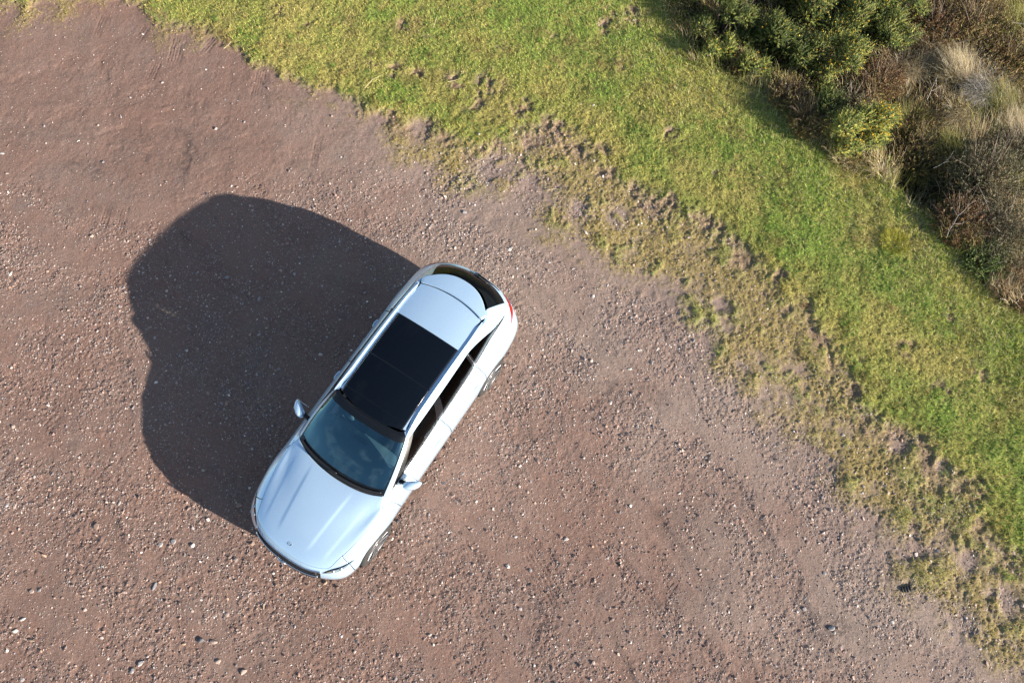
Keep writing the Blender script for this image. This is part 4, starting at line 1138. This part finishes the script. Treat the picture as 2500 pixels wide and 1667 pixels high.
# rough ground beyond: wind-swept dry blades and dull green
x, y = band_pts(440000, ROU * (.25 + .75 * sst(-.4, .4, n_mid)) * (1 - .9 * BUSH_SHADE)); n = len(x)
zone = fbm(x, y, 1.1, 3, 131) + RG.normal(0, .25, n)
dry = pick([(.42,.32,.16), (.54,.45,.26), (.26,.17,.09), (.62,.55,.40)], [3, 2.5, 2, 1], n)
gre = pick([(.18,.19,.045), (.26,.27,.06), (.10,.12,.04), (.40,.38,.10)], [3, 2, 3, 1.5], n)
bro = pick([(.12,.07,.04), (.085,.05,.032), (.17,.11,.06)], [3, 3, 2], n)
col = np.where((zone > .22)[:, None], gre, np.where((zone < -.42)[:, None], bro, dry))
swirl = 2.3 + 2.2 * fbm(x, y, 1.3, 2, 151) + RG.normal(0, .55, n)
V, F, c = strips(x, y, ground_z(x, y) - .01, swirl, RG.uniform(.1, .9, n), RG.uniform(.10, .34, n), RG.uniform(.004, .008, n), 3, col * 1.1, 't', None, curl=.9, tipcol=col * 1.5)
tag(mesh('rough_grass', V, F, M_GRASS, tint=c, smooth=False), kind='stuff'); print('rough', n)

# ================================================================== BUSHES
M_LEAF = tinted('gorse needle', .6, trans=.04, spec=.3)
M_BARK = simple('grey brown bark', (.11, .085, .065), .9, bump=(50, .5, .006))
M_PALE = simple('bleached dead wood', (.33, .29, .25), .8, bump=(60, .4, .004))
M_STRAW = simple('dry straw', (.50, .42, .24), .8, bump=(60, .3, .003))
M_FLOWER = tinted('gorse petal', .5, trans=.2)
def needles(base, axis, length, K, nl, col, spread=.8):
    """spiny shoots: every shoot a bottle brush of K needles plus a tip"""
    n = len(base)
    axis = axis / np.linalg.norm(axis, axis=1, keepdims=True)
    ref = np.where(np.abs(axis[:, 2:]) < .9, np.array([[0, 0, 1.]]), np.array([[1., 0, 0]]))
    A = np.cross(axis, ref); A /= np.linalg.norm(A, axis=1, keepdims=True); B = np.cross(axis, A)
    t = (np.arange(K)[None] + RG.uniform(-.4, .4, (n, K))) / K
    t = np.clip(t, 0, 1)
    ph = np.arange(K)[None] * 2.4 + RG.uniform(0, 6.28, (n, 1)) + RG.uniform(-.4, .4, (n, K))
    rad = A[:, None] * np.cos(ph)[..., None] + B[:, None] * np.sin(ph)[..., None]
    P0 = base[:, None] + axis[:, None] * (t * length[:, None])[..., None]
    L = nl * (1.15 - .75 * t) * RG.uniform(.7, 1.2, (n, K))
    d = rad * math.sin(spread) + axis[:, None] * math.cos(spread)
    P1 = P0 + d * L[..., None]
    side = np.cross(d, axis[:, None] + .3 * rad); side /= np.maximum(np.linalg.norm(side, axis=-1, keepdims=True), 1e-6)
    w = .16 * L[..., None] + .0015
    V = np.stack([P0 - side * w, P0 + side * w, P1], 2).reshape(-1, 3)
    F = np.arange(n * K * 3).reshape(-1, 3)
    c = np.repeat(col, K * 3, 0) * np.tile(np.array([.75, .75, 1.15]), n * K)[:, None]
    return V, F, c
def gorse(u, v, rx, ry, h, label, nsh, flowers=0, ang=0., lumps=15, fl_bias=(0, 0), seed=1, yellow=.0):
    global RG
    RG = np.random.default_rng(seed); nsh = int(nsh * .85)
    x0, y0 = unproj(u, v); x0, y0 = float(x0), float(y0)
    b = thing('gorse_bush', label, 'bush', (x0, y0, float(ground_z(x0, y0)) - .03), ang, 'gorse bushes along the bank')
    # lumpy dome made of several mounds
    la = RG.uniform(0, 6.283, lumps); lr = np.sqrt(RG.random(lumps)) * .72
    LC = np.stack([lr * np.cos(la) * rx, lr * np.sin(la) * ry, h * RG.uniform(.12, .85, lumps) * (1 - .45 * lr)], 1)
    LR = RG.uniform(.16, .33, lumps) * min(rx, ry) * 1.05
    w = LR ** 2; li = RG.choice(lumps, nsh, p=w / w.sum())
    d = RG.normal(size=(nsh, 3)); d[:, 2] = np.abs(d[:, 2]) * 1.1 - .25; d /= np.linalg.norm(d, axis=1, keepdims=True)
    rr = LR[li] * (RG.random(nsh) ** .28) * RG.uniform(.75, 1.12, nsh)
    base = LC[li] + d * rr[:, None] * np.array([1, 1, .95])
    keep = base[:, 2] > .03; base, d, li = base[keep], d[keep], li[keep]; n = len(base)
    ax = d + RG.normal(0, .35, (n, 3)) + np.array([0, 0, .55])
    ln = RG.uniform(.07, .17, n)
    col = pick([(.15,.20,.045), (.23,.27,.06), (.085,.125,.035), (.42,.41,.10), (.26,.25,.09)], [4, 3, 4, 1. + 5 * yellow, .8], n) * (.72 + .4 * min(1, yellow))
    V, F, c = needles(base, ax, ln, 15, .034, col)
    mesh('foliage', V, F, M_LEAF, b, smooth=False, tint=c)
    # woody stems from the root to the mounds
    Vs, Fs, m = [], [], 0
    for q in range(lumps):
        for w_ in range(3):
            e = LC[q] + RG.normal(0, .4, 3) * LR[q]; e[2] = max(e[2], .08)
            p = np.array([[RG.normal(0, .04), RG.normal(0, .04), -.02], e * np.array([.4, .4, .35]) + RG.normal(0, .03, 3), e * np.array([.8, .8, .75]) + RG.normal(0, .03, 3), e])
            Vq, Fq, Tq = tube(p, [.022, .016, .010, .004], 5); Vs.append(Vq); Fs.append(Fq + m); m += len(Vq)
    mesh('stem', np.concatenate(Vs), np.concatenate(Fs), M_BARK, b)
    if flowers:
        wgt = np.exp(((base[:, 0] * fl_bias[0] + base[:, 1] * fl_bias[1]) / max(rx, ry)) * 2.2) * (base[:, 2] > .3 * h)
        i = RG.choice(n, flowers, p=wgt / wgt.sum())
        axn = ax[i] / np.linalg.norm(ax[i], axis=1, keepdims=True)
        fb_ = base[i] + axn * (ln[i] * RG.uniform(.5, 1.05, flowers))[:, None]
        Vf = (ICO[None] * RG.uniform(.55, 1.3, (flowers, len(ICO), 1)) * RG.uniform(.006, .014, (flowers, 1, 1)) + fb_[:, None]).reshape(-1, 3)
        Ff = (ICOF[None] + (np.arange(flowers) * len(ICO))[:, None, None]).reshape(-1, 3)
        cf = np.repeat(pick([(.75,.48,.02), (.70,.38,.015), (.62,.50,.06)], [4, 2, 1], flowers), len(ICO), 0)
        o = mesh('flower', Vf, Ff, M_FLOWER, b, smooth=False, tint=np.clip(cf, 0, 1)); o['kind'] = 'stuff'
    return b
gorse(1962, 322, .68, .66, .78, 'single round gorse bush with many yellow flowers beside the turf', 2300, 420, fl_bias=(.8, -.6), seed=11, yellow=1.0, lumps=16)
gorse(1655, 70, .72, .60, 1.25, 'dark gorse bush at the top, leftmost of the big sunlit ones over the shaded turf', 2600, 40, seed=12)
gorse(1775, -40, .80, .75, 1.30, 'dark gorse bush cut by the top edge, second from left', 2400, 60, seed=13)
gorse(1780, 90, .60, .55, .80, 'dark green gorse bush in deep shade between the taller ones', 1300, 30, seed=14)
gorse(1925, 20, .95, .85, 1.15, 'largest bright gorse bush at the top with a few yellow flowers', 3600, 170, seed=15, yellow=.3, fl_bias=(-.3, -.6))
gorse(1905, 150, .58, .60, .75, 'gorse bush with scattered yellow flowers below the largest one', 1500, 190, seed=16, yellow=.4, fl_bias=(0, -.5))
gorse(2040, 40, .70, .65, .80, 'pale green gorse bush right of the largest one', 1900, 40, seed=17, yellow=.4)
gorse(1640, 125, .42, .28, .50, 'low yellowish gorse tuft on the edge of the shaded turf', 800, 30, seed=18, yellow=.8)
gorse(1725, 165, .34, .30, .40, 'small green gorse tuft in front of the dark bushes', 560, 20, seed=19, yellow=.5)
gorse(1895, 265, .36, .46, .55, 'dark low gorse tuft left of the single round bush', 700, 6, seed=20)

gorse(1575, -10, .50, .42, 1.35, 'dark gorse bush at the top, standing over the black shade on the turf', 1100, 10, seed=21)
gorse(2055, 95, .45, .42, .60, 'olive gorse bush between the largest gorse and rusty heather', 1000, 20, seed=22, yellow=.5)
gorse(1840, 130, .45, .45, .70, 'dark gorse bush in the middle of the thicket', 1000, 20, seed=23)
def heather(u, v, r, h, label, cols, n=900, seed=1, pale=0):
    """dead, wiry shrub: thin stems that fork into fine twigs"""
    global RG
    RG = np.random.default_rng(seed)
    x0, y0 = unproj(u, v); x0, y0 = float(x0), float(y0)
    b = thing('heather_shrub', label, 'shrub', (x0, y0, float(ground_z(x0, y0)) - .02), 0, 'wiry shrubs on the rough bank')
    a = RG.uniform(0, 6.283, n); q = np.sqrt(RG.random(n)) * r
    bx, by = q * np.cos(a), q * np.sin(a)
    hh = h * (1 - .5 * (q / r) ** 2) * RG.uniform(.35, 1.0, n)
    base = np.stack([bx, by, hh * .55], 1)
    ax = np.stack([bx / r * .8, by / r * .8, np.full(n, .9)], 1) + RG.normal(0, .45, (n, 3))
    col = pick(*cols, n)
    V, F, c = needles(base, ax, RG.uniform(.08, .2, n), 12, .040, col * 1.5, .55)
    mesh('foliage', V, F, M_LEAF, b, smooth=False, tint=c)
    m = 90
    aa = RG.uniform(0, 6.283, m); V, F, c = strips(RG.normal(0, .12 * r, m), RG.normal(0, .12 * r, m), np.zeros(m), aa, RG.uniform(.2, 1.1, m), RG.uniform(.6, 1.3, m) * h * 1.2, np.full(m, .010), 4, pick([(.16,.11,.08), (.26,.21,.17), (.10,.07,.05)], [2, 1, 2], m), 't', None, curl=.4)
    mesh('stem', V, F, M_LEAF, b, smooth=False, tint=c)
    return b
BRN = ([(.16,.10,.038), (.10,.064,.030), (.25,.18,.08), (.06,.048,.025), (.22,.19,.06)], [3, 2.5, 2.5, 2, 2])
GRB = ([(.10,.10,.05), (.17,.15,.09), (.07,.065,.035), (.24,.20,.13)], [3, 2, 3, 1])
RED = ([(.16,.085,.036), (.10,.056,.030), (.20,.13,.06), (.17,.14,.06)], [3, 3, 2, 1])
for i, a in enumerate([
 (2150, 60, .55, .50, 'rusty brown heather shrub right of the pale green gorse', RED, 1500),
 (2240, 60, .75, .55, 'dark brown heather shrub near the top right corner', BRN, 1900),
 (2320, 130, .60, .45, 'brown heather shrub at the right edge under the top corner', BRN, 1300),
 (2020, 185, .42, .40, 'reddish brown heather shrub above the single round gorse', RED, 900),
 (1960, 225, .34, .30, 'low straw coloured heather between two gorse bushes', GRB, 600),
 (1805, 230, .34, .36, 'grey brown heather on the turf edge left of the round gorse', BRN, 700),
 (1850, 290, .34, .45, 'purplish brown heather next to the shaded turf corner', BRN, 600),
 (1700, 155, .26, .22, 'tiny grey heather in the shade beside the turf', BRN, 380),
 (2130, 330, .55, .35, 'dull brown heather in the middle of the rough bank', BRN, 1200),
 (2270, 410, .66, .75, 'tall grey green heather shrub above the black hollow', GRB, 1600),
 (2335, 330, .45, .45, 'pale grey heather shrub at the right edge', GRB, 1000),
 (2200, 520, .45, .50, 'wiry purple brown heather with a bare pale branch', RED, 950),
 (2300, 545, .60, .65, 'straw brown heather shrub below the tall grey green one', GRB, 1400),
 (2345, 660, .45, .35, 'rusty heather shrub at the right edge beside the turf', RED, 900),
 (2255, 600, .36, .28, 'green leafy shrub between heather and the long turf', ([(.10,.14,.035), (.16,.19,.06), (.07,.10,.03)], [3, 2, 2]), 700),
 (2160, 240, .50, .35, 'brown heather shrub under the tall pale tussock', BRN, 1000),
]): heather(*a[:6], n=int(a[6] * .6), seed=200 + i)

def tussock(u, v, r, ln, label, cols, n=900, dirn=None, seed=1):
    global RG
    RG = np.random.default_rng(seed)
    x0, y0 = unproj(u, v); x0, y0 = float(x0), float(y0)
    b = thing('grass_tussock', label, 'grass tussock', (x0, y0, float(ground_z(x0, y0)) - .02), 0, 'dry tussocks on the rough bank')
    a = RG.uniform(0, 6.283, n); q = np.sqrt(RG.random(n)) * r
    an = a + RG.normal(0, .4, n) if dirn is None else np.where(RG.random(n) < .75, dirn + RG.normal(0, .5, n), a)
    col = pick(*cols, n)
    V, F, c = strips(q * np.cos(a), q * np.sin(a), np.zeros(n), an, RG.uniform(.1, .8, n), RG.uniform(.5, 1.1, n) * ln, RG.uniform(.004, .008, n), 5, col * .75, 't', None, curl=RG.uniform(.5, 1.5, n), tipcol=col * 1.1)
    mesh('blade', V, F, M_GRASS, b, smooth=False, tint=c)['kind'] = 'stuff'
    return b
STR = ([(.42,.34,.20), (.52,.45,.31), (.30,.22,.11), (.60,.56,.46)], [3, 2, 2, 1])
GRN = ([(.20,.19,.05), (.30,.28,.09), (.12,.13,.03), (.38,.34,.16)], [3, 2, 2, 1])
for i, a in enumerate([
 (2205, 175, .22, .62, 'tallest pale straw tussock on the rough bank', STR, 1300, 2.2),
 (2260, 205, .20, .55, 'silvery grey tussock right of the tallest pale one', ([(.40,.38,.36), (.5,.48,.45), (.3,.27,.22)], [2, 1, 1]), 900, 3.6),
 (2160, 110, .20, .5, 'straw tussock between two brown shrubs at the top', STR, 800, 4.4),
 (2215, 255, .20, .5, 'straw tussock below the tallest pale one', STR, 800, 3.9),
 (2310, 230, .24, .45, 'yellow green tussock near the right edge', GRN, 1000, 2.6),
 (2340, 60, .22, .45, 'yellow green tussock in the top right corner', GRN, 800, None),
 (2340, 285, .2, .45, 'cream coloured tussock at the right edge', STR, 800, 2.0),
 (2085, 150, .2, .42, 'golden tussock left of the tallest pale one', STR, 700, 4.8),
 (2100, 270, .18, .40, 'dull green tussock right of the round gorse', GRN, 700, None),
 (2200, 340, .2, .42, 'green and straw tussock amid brown heather', GRN, 700, 2.4),
 (2125, 375, .2, .36, 'dark green tussock in the hollow by the turf', ([(.12,.13,.04), (.18,.18,.06), (.08,.09,.03)], [3, 2, 2]), 800, 4.4),
 (2290, 480, .2, .42, 'tan tussock among the lower shrubs', STR, 700, 3.3),
 (2330, 600, .18, .40, 'tan tussock under the straw brown shrub', STR, 600, 3.0),
 (2015, 402, .14, .12, 'short straw tussock at the foot of the round gorse', STR, 600, None),
 (2050, 560, .2, .14, 'low yellow tuft on the long turf', ([(.34,.33,.03), (.42,.38,.05), (.2,.22,.03)], [3, 2, 2]), 700, None),
 (2080, 20, .2, .45, 'greenish tussock at the top beside rusty heather', GRN, 700, None),
]): tussock(*a[:6], n=a[6], dirn=a[7], seed=400 + i)

# dead branches and single straws
def branch(u, v, ang, ln, h0, h1, label, m, r=.010, forks=2, seed=3, name='dead_branch', cat='branch', grp='bare dead branches'):
    rs = np.random.default_rng(seed)
    x0, y0 = unproj(u, v); x0, y0 = float(x0), float(y0)
    t = np.linspace(0, 1, 7); a = math.radians(ang)
    bend = rs.uniform(-.12, .12)
    p = np.stack([ln * (t - .5) * math.cos(a) - bend * np.sin(t * 3.1) * math.sin(a) * ln, ln * (t - .5) * math.sin(a) + bend * np.sin(t * 3.1) * math.cos(a) * ln, h0 + (h1 - h0) * t], 1) + rs.normal(0, .01 * ln, (7, 3))
    Vs, Fs, n = [], [], 0
    V, F, T = tube(p, np.linspace(r, r * .35, 7), 6); Vs.append(V); Fs.append(F); n = len(V)
    for q in range(forks):
        i = 2 + q % 4; a2 = a + (1 if q % 2 else -1) * rs.uniform(.5, .9); l2 = ln * rs.uniform(.25, .45)
        e = p[i] + np.array([math.cos(a2), math.sin(a2), .15]) * l2
        V, F, T = tube(np.array([p[i], (p[i] + e) / 2 + rs.normal(0, .015, 3), e]), [r * .6, r * .45, r * .2], 5); Vs.append(V); Fs.append(F + n); n += len(V)
    o = mesh(name, np.concatenate(Vs), np.concatenate(Fs), m)
    o.location = (x0, y0, float(ground_z(x0, y0)))
    return tag(o, label, cat, grp)
branch(2132, 212, 65, .45, .28, .42, 'curved bleached branch left of the tallest pale tussock', M_PALE, .006, seed=1)
branch(2325, 92, -12, .5, .45, .5, 'forked bleached branch at the right edge near the top', M_PALE, .006, forks=3, seed=2)
branch(2160, 374, 40, .42, .25, .35, 'small forked white twig over the dark hollow', M_PALE, .005, 3, seed=3)
branch(2180, 525, 52, .65, .15, .45, 'long thin pale branch sticking out of purple heather', M_PALE, .006, 2, seed=4)
branch(2262, 625, 25, .5, .12, .3, 'pale branch lying over the green leafy shrub', M_PALE, .006, 2, seed=5)
branch(2348, 560, 100, .6, .3, .5, 'straight pale stalk at the right edge by tan tussock', M_PALE, .005, 0, seed=6)
S = dict(name='straw', cat='straw', grp='single dry straws')
branch(1002, 62, 75, .26, .07, .09, 'hooked pale straw on the turf near the top', M_STRAW, .005, 0, seed=7, **S)
branch(1045, 194, 15, .24, .07, .08, 'short curved straw on turf right of brown clods', M_STRAW, .005, 0, seed=8, **S)
branch(862, 196, 40, .42, .06, .08, 'long straight straw on turf above the fringe corner', M_STRAW, .005, 0, seed=9, **S)
branch(1272, 439, 5, .22, .03, .04, 'straw lying on yellow moss by bare earth', M_STRAW, .005, 0, seed=10, **S)
branch(525, 108, 50, .2, .03, .04, 'bent straw on the turf edge at upper left', M_STRAW, .005, 0, seed=12, **S)
branch(430, 545, -35, .3, .012, .015, 'dark bent twig inside the upper left of the car shadow', M_BARK, .010, 0, seed=11, name='twig', cat='twig', grp=None)
